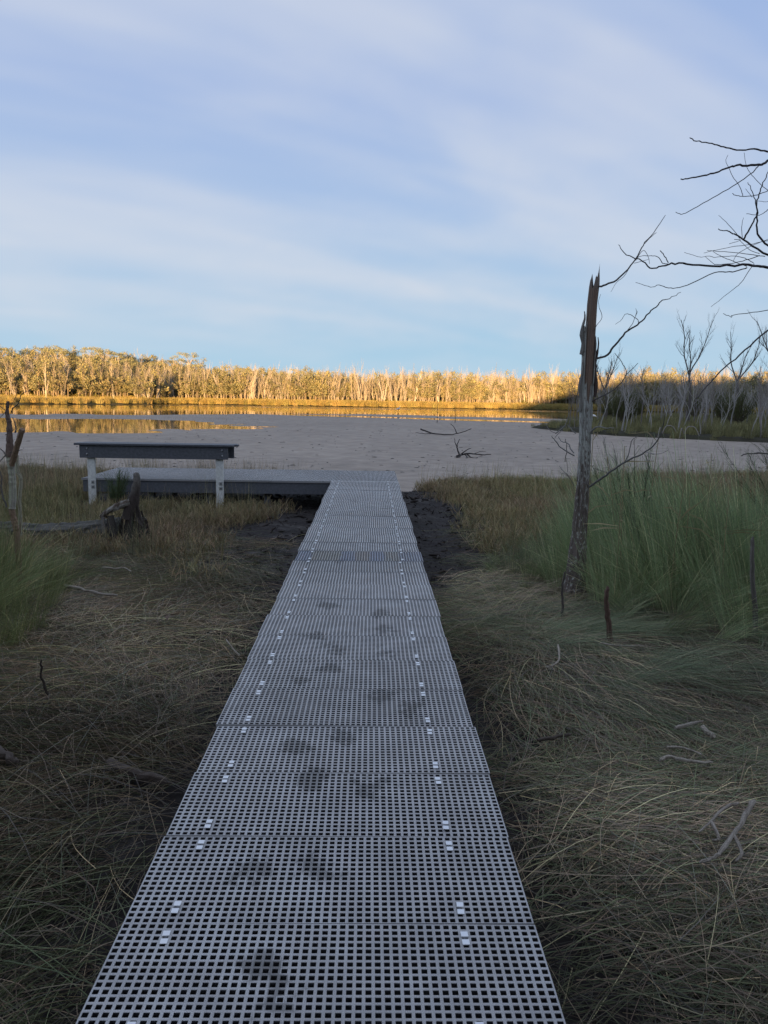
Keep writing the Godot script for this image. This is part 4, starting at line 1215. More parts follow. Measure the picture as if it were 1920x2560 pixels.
func make_right_stand() -> void:
	var rng := RandomNumberGenerator.new()
	rng.seed = 1200
	var bark := paint(0.8, 0.3)
	var kinds := []
	for k in 7:
		var m := Mesher.new()
		var g := RandomNumberGenerator.new()
		g.seed = 1210 + k
		grow(m, g, Vector3(0, -0.15, 0), Vector3(g.randfn(0, 0.08), 1, g.randfn(0, 0.08)), [4.4, 5.0, 4.0, 4.7, 3.6, 5.2, 4.2][k], [0.058, 0.05, 0.054, 0.045, 0.045, 0.058, 0.042][k], 0, {"segs": [6, 4, 3, 2], "sides": [6, 4, 3, 3], "taper": [0.3, 0.35, 0.4, 0.4], "kids": [10, 5, 3], "start": [0.42, 0.2, 0.2], "open": [0.4, 1.1], "share": [0.2, 0.42], "twist": 0.13, "up": 0.12, "color": [Color(0.37, 0.345, 0.32), Color(0.31, 0.285, 0.26), Color(0.42, 0.395, 0.36), Color(0.26, 0.235, 0.215), Color(0.34, 0.315, 0.29), Color(0.22, 0.195, 0.18), Color(0.39, 0.36, 0.33)][k], "vary": 0.15})
		kinds.append(m.mesh(true))
	for k in 285:
		var x := 0.0
		var z := 0.0
		for tries in 40:
			z = -rng.randf_range(42.0, 100.0)
			x = -z * rng.randf_range(0.2, 0.62)
			if bank_depth(x, z) > 1.2: break
		var o := put(kinds[k % 7], "dead_tree", bark)
		o.position = Vector3(x, land(x, z), z)
		o.rotation.y = rng.randf() * TAU
		var q := rng.randf_range(0.55, 0.92)
		o.scale = Vector3(q, q, q)
		tag(o, "grey leafless dead tree crowded on the grassy bank beyond the mud", "tree", "dead trees on the bank")
	# the tall ones whose bare crowns stand against the sky
	for a in [[20.9, -54.0, 7.6, "tallest dark bare tree, twin crowned, rising over the dead stand", 3], [25.6, -57.0, 6.9, "slender bare tree with a thin crown over the dead stand", 11], [26.0, -52.0, 7.5, "tall bare tree with a tangled crown next to the slender one", 6], [28.6, -55.0, 7.1, "wide crowned bare tree at the end of the tall row", 8], [16.9, -60.0, 5.6, "modest bare tree poking just above the dead stand", 21]]:
		var g := RandomNumberGenerator.new()
		g.seed = 1300 + a[4]
		var o := thing("tall_bare_tree", a[3], "tree", Vector3(a[0], land(a[0], a[1]), a[1]))
		var t := Mesher.new()
		var c := Color(0.13, 0.115, 0.105)
		var hh: float = a[2]
		var fork := Vector3(g.randf_range(-0.2, 0.2), hh * 0.5, 0)
		t.tube(curve([Vector3(0, -0.2, 0), Vector3(0.12, hh * 0.25, 0.05), fork], 4), 0.11, 0.07, 7, c, c)
		put(t.mesh(), "trunk", bark, o)
		var b := Mesher.new()
		for s in [-1.0, 1.0, 0.3]:
			grow(b, g, fork - Vector3(0, 0.1, 0), Vector3(s * 0.5, 1, g.randfn(0, 0.3)).normalized(), hh * (0.54 if absf(s) > 0.5 else 0.4), 0.055, 0, {"segs": [6, 4, 3, 2], "sides": [5, 4, 3, 3], "taper": [0.3, 0.35, 0.4, 0.5], "kids": [9, 5, 4], "start": [0.15, 0.2, 0.2], "open": [0.35, 0.8], "share": [0.26, 0.44], "twist": 0.11, "up": 0.2, "color": c, "vary": 0.1})
		put(b.mesh(true), "crown", bark, o)
	# rounded she-oak shrubs among the dead trunks
	var leaf_mat := paint(0.6, 0.3)
	leaf_mat.backlight = Color(0.3, 0.3, 0.2)
	for a in [[23.9, -53.0, 2.9, 1.15, "big rounded olive shrub among the dead trunks"], [16.8, -55.0, 2.8, 1.3, "dark green shrub where the dead stand thins out"], [32.0, -60.0, 2.6, 1.4, "broad green shrub deep inside the dead stand"], [19.0, -66.0, 2.4, 1.3, "small dusky shrub behind the twin crowned tree"], [27.5, -64.0, 3.0, 1.5, "tall leaning shrub behind the wide crowned tree"], [22.5, -70.0, 3.0, 1.6, "low spreading shrub far back under the dead trees"], [30.0, -76.0, 3.4, 1.7, "large blotchy shrub at the back of the dead stand"], [36.0, -70.0, 3.2, 1.7, "thick green shrub closing the end of the dead stand"]]:
		var o := thing("shrub", a[4], "shrub", Vector3(a[0], land(a[0], a[1]), a[1]))
		var t := Mesher.new()
		var f := Mesher.new()
		for k in 46:
			var d := Vector3(rng.randfn(0, 0.34), 1, rng.randfn(0, 0.34)).normalized()
			var e: Vector3 = d * a[2] * rng.randf_range(0.5, 1.0)
			t.tube([Vector3(0, -0.1, 0), e * 0.5 + Vector3(0, 0.1, 0), e], 0.025, 0.006, 3, Color(0.1, 0.08, 0.06), Color(0.1, 0.08, 0.06))
			for q in 34:
				var p: Vector3 = e * rng.randf_range(0.45, 1.0) + Vector3(rng.randfn(0, 0.13), rng.randfn(0, 0.1), rng.randfn(0, 0.13)) * a[3]
				var u := (d + Vector3(rng.randfn(0, 0.4), 0.2, rng.randfn(0, 0.4))).normalized()
				f.tube([p, p + u * rng.randf_range(0.2, 0.42)], 0.009, 0.004, 3, tint(Color(0.085, 0.092, 0.036), 0.3, rng), tint(Color(0.1, 0.105, 0.04), 0.3, rng))
		put(t.mesh(), "stems", bark, o)
		put(f.mesh(true), "foliage", leaf_mat, o)
	# pale roots hanging over the edge of the bank
	for a in [[16.3, -45.6], [17.3, -44.9]]:
		var o := Mesher.new()
		var p := Vector3(a[0], 0.1, a[1])
		o.tube(curve([p, p + Vector3(0.15, 0.42, 0.1), p + Vector3(0.5, 0.4, 0.3), p + Vector3(0.75, -0.2, 0.5)], 4), 0.035, 0.02, 5, Color(0.3, 0.27, 0.24), Color(0.3, 0.27, 0.24))
		o.tube(curve([p, p + Vector3(-0.2, 0.35, 0.1), p + Vector3(-0.4, -0.2, 0.4)], 4), 0.03, 0.02, 5, Color(0.3, 0.27, 0.24), Color(0.3, 0.27, 0.24))
		tag(put(o.mesh(), "arched_root", bark), "pale arched root hanging over the lip of the bank", "root", "arched roots")

func make_hill_trees() -> void:   # the trees behind the viewer, which keep the evening sun and part of the sky off the near ground
	var rng := RandomNumberGenerator.new()
	rng.seed = 1500
	var bark := paint(0.85, 0.3)
	var leaf_mat := paint(0.6, 0.3)
	leaf_mat.backlight = Color(0.3, 0.3, 0.2)
	var kinds := []
	for k in 2:
		var trunk := Mesher.new()
		var crown := Mesher.new()
		trunk.tube(curve([Vector3(0, -0.3, 0), Vector3(0.15, 2.5, 0.1), Vector3(-0.1, 5.0, 0)], 4), 0.2, 0.11, 8, Color(0.16, 0.13, 0.11), Color(0.16, 0.13, 0.11))
		for b in 13:
			var a := b * 2.4
			var e := Vector3(cos(a) * rng.randf_range(0.7, 2.7), rng.randf_range(3.6, 7.6), sin(a) * rng.randf_range(0.7, 2.7))
			trunk.tube(curve([Vector3(0, 2.6 + b * 0.16, 0), e * Vector3(0.5, 0.9, 0.5), e], 3), 0.06, 0.02, 5, Color(0.16, 0.13, 0.11), Color(0.16, 0.13, 0.11))
			foliage(crown, rng, e, Vector3(1.15, 0.8, 1.15), 330, 0.1, Color(0.06, 0.075, 0.03))
		kinds.append([trunk.mesh(), crown.mesh()])
	var spots := [[-3.3, 3.9], [2.9, 3.7], [-6.6, 2.9], [6.4, 3.0], [-9.5, 6.5], [10.2, 6.0], [0.4, 7.5]]
	for k in spots.size():
		var x: float = spots[k][0]
		var z: float = spots[k][1]
		var o := thing("paperbark_tree", "dark leafy tree of the wood behind the start of the boardwalk", "tree", Vector3(x, land(x, z), z), rng.randf() * TAU, "trees behind the start of the boardwalk")
		var q := rng.randf_range(0.85, 1.15)
		o.scale = Vector3(q, q, q)
		put(kinds[k % 2][0], "trunk", bark, o)
		put(kinds[k % 2][1], "crown", leaf_mat, o)

# ---------------------------------------------------------------- snags, stump, branches

func rough_tube(m: Mesher, P: Array, R: Array, sides: int, color: Callable, amount: float, ridges: float) -> void:   # a trunk with furrowed skin; color(point, angle, share)
	var base := m.v.size()
	var t: Vector3 = (P[1] - P[0]).normalized()
	var u: Vector3 = t.cross(Vector3(0.3, 0.1, 0.95)).normalized() if absf(t.y) > 0.7 else t.cross(Vector3.UP).normalized()
	for k in P.size():
		t = (P[mini(k + 1, P.size() - 1)] - P[maxi(k - 1, 0)]).normalized()
		u = (u - t * u.dot(t)).normalized()
		var w := t.cross(u)
		for s in sides:
			var g := TAU * s / sides
			var d := u * cos(g) + w * sin(g)
			var q := rough.get_noise_3d(cos(g) * ridges * 4.0, k * 2.2, sin(g) * ridges * 4.0)
			m.v.append(P[k] + d * (R[k] + q * amount))
			m.c.append(color.call(P[k], d, float(k) / (P.size() - 1)))
	for k in P.size() - 1:
		for s in sides:
			var a0 := base + k * sides + s
			var a1 := base + k * sides + (s + 1) % sides
			m.i.append_array([a0, a0 + sides, a1, a1, a0 + sides, a1 + sides])
	var tip := m.v.size()
	m.v.append(P[-1])
	m.c.append(color.call(P[-1], t, 1.0))
	for s in sides: m.i.append_array([base + (P.size() - 1) * sides + s, tip, base + (P.size() - 1) * sides + (s + 1) % sides])

func make_snag() -> void:
	var rng := RandomNumberGenerator.new()
	rng.seed = 21
	var o := thing("broken_tree", "tall broken dead trunk with lichen and splintered bare top in the rushes", "tree", Vector3(1.96, 0, -7.65))
	var bark := paint(0.85, 0.3, grain(512, 0.03, 4, 81, 0.7, 1.0), 6.0, grain(256, 0.05, 4, 82, 0, 1, 3.0), 0.6)
	var wood := paint(0.7, 0.3, grain(512, 0.03, 4, 83, 0.6, 1.0), 6.0)
	var axis := [[-0.25, -0.05], [0.0, -0.025], [0.25, -0.005], [0.7, 0.008], [1.23, 0.017], [1.63, 0.016], [2.02, 0.006], [2.33, 0.005], [2.63, 0.004], [2.93, 0.006], [3.3, 0.03]]
	var radius := [[-0.25, 0.15], [0.0, 0.118], [0.2, 0.1], [0.7, 0.074], [1.2, 0.06], [1.6, 0.055], [2.0, 0.06], [2.4, 0.064], [3.0, 0.06]]
	# bark sleeve, torn away in front and highest on the weather side
	var m := Mesher.new()
	var sides := 56
	var rows := 190
	var cuts := []
	for s in sides:
		var g := TAU * s / sides
		var face := sin(g)
		var cut := 2.72 + 0.1 * sin(g * 7.0) + rng.randf_range(-0.07, 0.07)
		cut -= 0.62 * smoothstep(-0.15, 0.75, face - 0.35 * cos(g)) 
		if cos(g) > 0.75: cut = 2.6 + rng.randf_range(-0.05, 0.05)
		elif cos(g) > 0.35 and face > -0.3: cut = minf(cut, 2.12 + rng.randf_range(-0.06, 0.06))
		if cos(g) < -0.7: cut = 2.78 + rng.randf_range(-0.12, 0.1)
		cuts.append(cut)
	for r in rows + 1:
		for s in sides:
			var g := TAU * s / sides
			var y := lerpf(-0.25, cuts[s], float(r) / rows)
			var rr := along(radius, y)
			var d := Vector3(cos(g), 0, sin(g))
			var ridge := rough.get_noise_3d(cos(g) * 26.0, y * 22.0, sin(g) * 26.0) * 0.012 + rough.get_noise_3d(cos(g) * 60.0, y * 26.0, sin(g) * 60.0) * 0.004
			if y < 0.25: rr += maxf(0.0, sin(g * 4.0 + 0.7)) * 0.06 * (0.25 - y)
			m.v.append(Vector3(along(axis, y), y, 0) + d * (rr + ridge))
			var lich := fine.get_noise_3d(cos(g) * 4.5 + 9.0, y * 58.0, sin(g) * 4.5) + fine.get_noise_3d(cos(g) * 13.0, y * 190.0, sin(g) * 13.0) * 0.5
			var edge := 0.4 - 0.56 * (smoothstep(0.95, 1.6, y)) + 0.12 * smoothstep(2.2, 2.6, y) - 0.2 * smoothstep(0.2, -0.8, cos(g)) * smoothstep(1.5, 2.0, y)
			var c := Color(0.225, 0.182, 0.155) * (1.0 + rough.get_noise_3d(cos(g) * 40.0, y * 60.0, sin(g) * 40.0) * 0.5)
			if lich > edge: c = Color(0.66, 0.66, 0.6) * (1.0 + rough.get_noise_3d(g * 9.0, y * 90.0, 3.0) * 0.3)
			elif y < 1.3 and y > 0.35 and rough.get_noise_3d(cos(g) * 22.0 + 5.0, y * 300.0, sin(g) * 22.0) > 0.5: c = Color(0.55, 0.54, 0.5)
			m.c.append(c)
	for r in rows:
		for s in sides:
			var a0 := r * sides + s
			var a1 := r * sides + (s + 1) % sides
			m.i.append_array([a0, a1, a0 + sides, a1, a1 + sides, a0 + sides])
	put(m.mesh(), "bark", bark, o)
	# bare heartwood with a splintered end
	m = Mesher.new()
	for r in 81:
		for s in 40:
			var g := TAU * s / 40
			var top := 3.14 + 0.05 * sin(g * 5.0) + rough.get_noise_2d(cos(g) * 30.0, sin(g) * 30.0) * 0.05 + 0.13 * smoothstep(0.55, 0.95, cos(g - 0.5))
			var y := lerpf(1.9, top, r / 80.0)
			var rr := 0.05 - 0.003 * smoothstep(2.0, 3.1, y) + rough.get_noise_3d(cos(g) * 22.0, y * 2.4, sin(g) * 22.0) * 0.006
			if y > 3.1: rr *= 1.0 - 0.4 * smoothstep(3.1, 3.3, y) 
			var c := Color(0.44, 0.3, 0.22).lerp(Color(0.25, 0.18, 0.145), rough.get_noise_3d(cos(g) * 34.0, y * 1.8, sin(g) * 34.0) * 0.9 + 0.4)
			if rough.get_noise_3d(cos(g) * 50.0, y * 5.0, sin(g) * 50.0 + 8.0) > 0.4: c = c.lerp(Color(0.3, 0.25, 0.21), 0.7)
			if y > 3.08: c = c.lerp(Color(0.36, 0.31, 0.28), 0.7)
			m.v.append(Vector3(along(axis, y) + 0.006, y, 0) + Vector3(cos(g), 0, sin(g)) * rr)
			m.c.append(c)
	for r in 80:
		for s in 40:
			var a0 := r * 40 + s
			var a1 := r * 40 + (s + 1) % 40
			m.i.append_array([a0, a1, a0 + 40, a1, a1 + 40, a0 + 40])
	var hub := m.v.size()
	m.v.append(Vector3(0.03, 3.0, 0))
	m.c.append(Color(0.2, 0.15, 0.12))
	for s in 40: m.i.append_array([80 * 40 + s, 80 * 40 + (s + 1) % 40, hub])
	put(m.mesh(), "heartwood", wood, o)
	# strips of bark hanging loose on both flanks
	for a in [[0.075, 2.05, 2.62, 0.0], [-0.074, 2.45, 2.86, 0.02], [-0.07, 1.9, 2.4, 0.03]]:
		m = Mesher.new()
		var P := []
		var R := []
		for k in 12:
			var t := k / 11.0
			P.append(Vector3(a[0] + 0.012 * sin(t * 9.0) + along(axis, a[1]), lerpf(a[1], a[2], t), a[3]))
			R.append(lerpf(0.022, 0.004, t * t) * (0.8 + 0.35 * rng.randf()))
		rough_tube(m, P, R, 7, func(_p: Vector3, _d: Vector3, _t: float) -> Color: return Color(0.14, 0.1, 0.088) if a[0] > 0.0 else Color(0.33, 0.31, 0.28), 0.006, 8.0)
		put(m.mesh(), "bark_strip", bark, o)
	for b in SNAG_BRANCHES:
		m = Mesher.new()
		var P := []
		for p in b[2]: P.append(p - o.position)
		var c := Color(0.22, 0.2, 0.19) if P[0].y > 1.9 else tint(Color(0.38, 0.35, 0.33), 0.3, rng)
		m.tube(wobble(curve(P, 4), b[0] * 0.5, rng), b[0], b[1], 6, c, c * 0.9, true)
		put(m.mesh(), "branch", bark, o)

func make_overhang() -> void:
	var rng := RandomNumberGenerator.new()
	rng.seed = 33
	var bark := paint(0.85, 0.3, grain(256, 0.04, 4, 85, 0.6, 1.0), 5.0)
	var o := thing("overhanging_tree", "bare tree reaching its long drooping twigs over the rushes", "tree", Vector3(4.9, 0, -6.9))
	var c := Color(0.125, 0.108, 0.108)
	var trunk := curve([Vector3(0, -0.2, 0), Vector3(-0.12, 1.4, 0.05), Vector3(-0.25, 2.8, 0.15), Vector3(-0.45, 4.3, 0.25), Vector3(-0.4, 5.4, 0.1)], 6)
	var m := Mesher.new()
	m.tube(trunk, 0.1, 0.035, 10, c, c, true)
	put(m.mesh(), "trunk", bark, o)
	for b in OVERHANG_BRANCHES:
		var P := []
		for p in b[2]: P.append(p - o.position)
		var r: float = b[0]
		if P[0].x > -1.45:   # starts beyond the frame: lead it to the trunk
			var want: float = clampf(P[0].y - 0.35, 1.0, 5.0)
			var best: Vector3 = trunk[0]
			for q in trunk:
				if absf(q.y - want) < absf(best.y - want): best = q
			P.push_front(best)
			r *= 1.3
		m = Mesher.new()
		m.tube(wobble(curve(P, 5), b[0] * 0.6, rng), r, b[1], 6, c, tint(c, 0.2, rng), true)
		put(m.mesh(), "branch", bark, o)

func make_left_snag() -> void:
	var rng := RandomNumberGenerator.new()
	rng.seed = 44
	var bark := paint(0.8, 0.3, grain(512, 0.03, 4, 86, 0.6, 1.0), 7.0, grain(256, 0.05, 4, 87, 0, 1, 4.0), 0.7)
	var o := thing("split_snag", "thin split grey and brown snag with a broken top in the rush clump", "tree", Vector3(-3.55, 0, -7.3))
	for k in LEFT_SNAG.size():
		var b: Array = LEFT_SNAG[k]
		var P := []
		for p in b[2]: P.append(p - o.position)
		if k == 0: P[0].y = -0.15
		var m := Mesher.new()
		var Q := curve(P, 8)
		if b[0] > 0.012:
			var R := []
			for s in Q.size(): R.append(lerpf(b[0], b[1], float(s) / (Q.size() - 1)) * rng.randf_range(0.92, 1.08))
			var skin := func(p: Vector3, d: Vector3, _t: float) -> Color:
				var f := rough.get_noise_3d(p.x * 40.0 + d.x * 12.0, p.y * 9.0, d.z * 12.0)
				var c := Color(0.23, 0.155, 0.105) if k == 0 or k == 3 else (Color(0.15, 0.105, 0.085) if k == 2 else Color(0.33, 0.30, 0.255))
				if k == 4: c = Color(0.25, 0.2, 0.14)
				if (k == 1 or k == 4) and f > 0.1: c = Color(0.36, 0.355, 0.26)
				return c * 1.7 * (1.0 + f * 0.5)
			rough_tube(m, Q, R, 16, skin, b[0] * 0.25, 6.0)
			put(m.mesh(), "stem", bark, o)
		else:
			var c := tint(Color(0.26, 0.23, 0.21), 0.3, rng)
			m.tube(wobble(Q, b[0] * 0.4, rng), b[0], b[1], 6, c, c, true)
			put(m.mesh(), "branch", bark, o)

func make_stump() -> void:
	var rng := RandomNumberGenerator.new()
	rng.seed = 55
	var bark := paint(0.85, 0.3, grain(512, 0.03, 4, 88, 0.5, 1.0), 5.0, grain(256, 0.05, 4, 89, 0, 1, 5.0), 0.8)
	var o := thing("rotten_stump", "dark rotten stump with an upright splinter and one arched root", "stump", Vector3(-3.38, 0, -10.2))
	var dark := func(p: Vector3, d: Vector3, _t: float) -> Color: return Color(0.105, 0.085, 0.072) * (1.0 + rough.get_noise_3d(p.x * 20.0 + d.x * 9.0, p.y * 12.0, d.z * 9.0) * 0.6)
	var m := Mesher.new()
	rough_tube(m, curve([Vector3(0.05, -0.2, 0), Vector3(0.05, 0.1, 0), Vector3(0.05, 0.36, 0)], 6), [0.24, 0.235, 0.225, 0.215, 0.205, 0.195, 0.185, 0.175, 0.16, 0.15, 0.135, 0.12, 0.09], 26, dark, 0.07, 3.4)
	put(m.mesh(), "base", bark, o)
	for k in 15:   # torn shards and root stubs round the base
		var a := k * 2.4 + rng.randf_range(-0.3, 0.3)
		var foot := Vector3(0.05 + cos(a) * rng.randf_range(0.16, 0.3), -0.12, sin(a) * rng.randf_range(0.14, 0.26))
		var head := Vector3(0.06 + cos(a) * rng.randf_range(0.02, 0.14), rng.randf_range(0.25, 0.6), sin(a) * 0.08)
		var S := curve([foot, foot.lerp(head, 0.5) + Vector3(rng.randf_range(-0.03, 0.03), 0, rng.randf_range(-0.03, 0.03)), head], 5)
		var W := []
		var wide := rng.randf_range(0.028, 0.055)
		for q in S.size(): W.append(lerpf(wide, 0.006, pow(float(q) / (S.size() - 1), 1.6)))
		m = Mesher.new()
		rough_tube(m, S, W, 9, dark, 0.018, 4.0)
		put(m.mesh(), "shard", bark, o)
	m = Mesher.new()
	var grey := func(p: Vector3, d: Vector3, t: float) -> Color: return Color(0.11, 0.09, 0.075).lerp(Color(0.3, 0.27, 0.24), smoothstep(0.35, 0.95, t + rough.get_noise_3d(p.x * 30.0 + d.x * 8.0, p.y * 14.0, d.z * 8.0) * 0.4))
	rough_tube(m, curve([Vector3(-0.02, 0.35, 0.02), Vector3(0.03, 0.58, 0.02), Vector3(0.075, 0.74, 0.01), Vector3(0.085, 0.88, 0), Vector3(0.09, 0.97, 0)], 4), [0.11, 0.1, 0.095, 0.09, 0.082, 0.078, 0.072, 0.066, 0.06, 0.055, 0.05, 0.045, 0.042, 0.04, 0.036, 0.03, 0.016], 12, grey, 0.016, 4.0)
	put(m.mesh(), "splinter", bark, o)
	m = Mesher.new()
	var pale := func(p: Vector3, d: Vector3, _t: float) -> Color: return Color(0.5, 0.46, 0.4) if rough.get_noise_3d(p.x * 36.0 + d.x * 9.0, p.y * 26.0 + d.y * 9.0, d.z * 9.0) > 0.05 else Color(0.2, 0.155, 0.12)
	var P := curve([Vector3(0.0, 0.57, 0.05), Vector3(-0.14, 0.53, 0.1), Vector3(-0.28, 0.45, 0.12), Vector3(-0.36, 0.38, 0.12)], 6)
	var R := []
	for s in P.size(): R.append(lerpf(0.055, 0.03, float(s) / (P.size() - 1)) * rng.randf_range(0.85, 1.15))
	rough_tube(m, P, R, 14, pale, 0.016, 4.0)
	put(m.mesh(), "root", bark, o)
	m = Mesher.new()
	m.tube(wobble(curve([Vector3(-0.33, 0.4, 0.13), Vector3(-0.32, 0.25, 0.15), Vector3(-0.28, 0.08, 0.17), Vector3(-0.26, -0.1, 0.18)], 5), 0.006, rng), 0.026, 0.016, 8, Color(0.34, 0.31, 0.28), Color(0.3, 0.27, 0.24))
	put(m.mesh(), "root", bark, o)
	m = Mesher.new()
	rough_tube(m, curve([Vector3(-0.25, 0.4, 0.1), Vector3(-0.22, 0.2, 0.13), Vector3(-0.18, -0.1, 0.16)], 5), [0.05, 0.05, 0.052, 0.055, 0.058, 0.06, 0.063, 0.066, 0.07, 0.074, 0.08], 12, func(_p: Vector3, _d: Vector3, _t: float) -> Color: return Color(0.13, 0.115, 0.1), 0.014, 4.0)
	put(m.mesh(), "root", bark, o)
	var l := thing("fallen_log", "grey weathered log lying in the grass against the rotten stump", "log", Vector3(-4.3, 0.03, -10.3))
	m = Mesher.new()
	P = curve([Vector3(-1.3, 0.1, -0.05), Vector3(-0.75, 0.11, 0.0), Vector3(-0.45, 0.085, 0.02), Vector3(0.0, 0.095, 0.03), Vector3(0.45, 0.14, 0.02), Vector3(0.75, 0.17, 0.0)], 10)
	R = []
	for s in P.size(): R.append(0.115 + 0.03 * s / P.size())
	rough_tube(m, P, R, 26, func(p: Vector3, d: Vector3, _t: float) -> Color: return Color(0.21, 0.2, 0.175) * (1.0 + rough.get_noise_3d(p.x * 6.0, d.y * 40.0, d.z * 40.0) * 0.8), 0.03, 6.0)
	put(m.mesh(), "trunk", bark, l)

func knotty(m: Mesher, P: Array, r0: float, r1: float, c: Color, rng: RandomNumberGenerator) -> void:
	var R := []
	var shift := rng.randf() * 50.0
	for k in P.size():
		R.append(lerpf(r0, r1, float(k) / (P.size() - 1)) * rng.randf_range(0.82, 1.2))
	R[-1] *= 0.55
	R[0] *= 0.7
	var at := m.v.size()
	rough_tube(m, P, R, 9, func(p: Vector3, d: Vector3, t: float) -> Color: return c.lerp(c * Color(0.5, 0.46, 0.42), clampf(rough.get_noise_3d(t * 60.0 + shift, d.x * 14.0, d.z * 14.0) * 1.6 + 0.25, 0.0, 1.0)), r0 * 0.22, 4.0)
	var hub := m.v.size()   # close the near end
	m.v.append(P[0])
	m.c.append(c)
	for s in 9: m.i.append_array([at + s, at + (s + 1) % 9, hub])

func make_small_things() -> void:
	var rng := RandomNumberGenerator.new()
	rng.seed = 66
	var wood := paint(0.8, 0.3, grain(256, 0.05, 4, 91, 0.6, 1.0), 9.0)
	var tones := {"grey": Color(0.5, 0.44, 0.37), "pale": Color(0.58, 0.51, 0.42), "straw": Color(0.5, 0.39, 0.22), "brown": Color(0.15, 0.12, 0.1)}
	for s in STICKS:
		var m := Mesher.new()
		var c: Color = tones[s[3]]
		var P := []
		for p in s[4]: P.append(p + Vector3(0, land(p.x, p.z) + 0.05, 0))
		var Q := wobble(curve(P, 4), s[1] * 0.35, rng)
		knotty(m, Q, s[1], s[2], c, rng)
		if (s[0] as String).contains("forked branch"):
			knotty(m, curve([P[2], P[2] + Vector3(-0.015, -0.01, 0.12), P[3] + Vector3(0.05, -0.02, 0.03)], 5), 0.009, 0.005, c, rng)
		tag(put(m.mesh(), "stick" if not (s[0] as String).contains("log") else "log", wood), s[0], "stick")
	# stakes: broken stems still standing in the ground
	for a in [["reddish broken stake standing in front of the tall rushes", Vector3(1.87, -0.1, -6.1), Vector3(1.82, 0.53, -6.1), 0.022, Color(0.23, 0.145, 0.11)], ["thin grey broken stem at the foot of the broken tree", Vector3(1.6, -0.1, -6.75), Vector3(1.63, 0.5, -6.75), 0.011, Color(0.2, 0.17, 0.15)], ["grey splintered stem half hidden in the thick of the rushes", Vector3(3.16, -0.1, -6.3), Vector3(3.06, 0.92, -6.3), 0.02, Color(0.27, 0.24, 0.21)], ["thin crooked dark stem standing alone in the rush mat", Vector3(-2.12, -0.05, -4.67), Vector3(-2.17, 0.33, -4.72), 0.008, Color(0.075, 0.058, 0.045)]]:
		var m := Mesher.new()
		var p: Vector3 = a[1]
		var q: Vector3 = a[2]
		var P := wobble(curve([p, p.lerp(q, 0.35) + Vector3(0.012, 0, 0), p.lerp(q, 0.7) + Vector3(-0.01, 0, 0), q], 6), 0.005, rng)
		var R := []
		for s in P.size(): R.append(a[3] * lerpf(1.15, 0.75, float(s) / P.size()))
		R[-1] = a[3] * 0.25
		rough_tube(m, P, R, 10, func(pp: Vector3, d: Vector3, _t: float) -> Color: return (a[4] as Color) * (1.0 + rough.get_noise_3d(d.x * 9.0, pp.y * 10.0, d.z * 9.0) * 0.7), a[3] * 0.3, 5.0)
		tag(put(m.mesh(), "stake", wood), a[0], "stake", "broken stakes")
	# a dry leaf
	var lm := Mesher.new()
	var lc := Color(0.34, 0.25, 0.2)
	var lp := Vector3(-1.78, land(-1.78, -6.32) + 0.17, -6.32)
	lm.face([lp + Vector3(-0.06, 0, 0.02), lp + Vector3(0.0, 0.025, 0.045), lp + Vector3(0.07, 0.02, -0.03), lp + Vector3(0.005, 0.0, -0.03)], lp - Vector3(0, 1, 0), lc)
	lm.face([lp + Vector3(-0.06, 0, 0.02), lp + Vector3(-0.02, -0.02, 0.06), lp + Vector3(0.0, 0.025, 0.045)], lp - Vector3(0, 1, 0), lc)
	tag(put(lm.mesh(), "dry_leaf", wood), "curled pale brown leaf lying on the rush mat", "leaf")
	# drowned branches on the mud
	var wet := paint(0.6, 0.4)
	var dc := Color(0.045, 0.037, 0.032)
	var o := thing("driftwood", "dark forked driftwood with upright prongs resting on the mud", "driftwood", Vector3(2.9, mud(2.9, -28.3), -28.3))
	o.scale = Vector3(0.8, 0.8, 0.8)
	for b in [[[Vector3(-0.35, 0.02, 0), Vector3(-0.1, 0.1, 0), Vector3(0.25, 0.16, 0.1), Vector3(0.8, 0.13, 0.2), Vector3(1.2, 0.16, 0.3)], 0.05], [[Vector3(-0.2, 0.03, 0), Vector3(-0.28, 0.3, -0.1), Vector3(-0.33, 0.5, -0.1), Vector3(-0.2, 0.8, -0.2)], 0.045], [[Vector3(-0.3, 0.45, -0.1), Vector3(-0.42, 0.62, 0), Vector3(-0.45, 0.85, 0)], 0.025], [[Vector3(-0.15, 0.1, 0), Vector3(0.1, 0.32, 0.1), Vector3(0.3, 0.42, 0.2)], 0.035], [[Vector3(0.15, 0.14, 0), Vector3(0.3, 0.0, 0.4), Vector3(0.55, 0.03, 0.7)], 0.04], [[Vector3(-0.1, 0.1, 0), Vector3(-0.3, 0.02, 0.5), Vector3(-0.5, 0.05, 0.8)], 0.04], [[Vector3(0.05, 0.1, 0), Vector3(0.1, 0.05, 0.5), Vector3(0.0, 0.02, 0.9)], 0.035], [[Vector3(0.4, 0.15, 0.1), Vector3(0.7, 0.24, 0.0), Vector3(1.0, 0.27, 0.0)], 0.02]]:
		var m := Mesher.new()
		m.tube(wobble(curve(b[0], 4), 0.012, rng), b[1], b[1] * 0.35, 6, dc, dc, true)
		put(m.mesh(), "branch", wet, o)
	o = thing("driftwood", "low sprawling driftwood limb farther out on the mud", "driftwood", Vector3(3.6, mud(3.6, -44.2), -44.2))
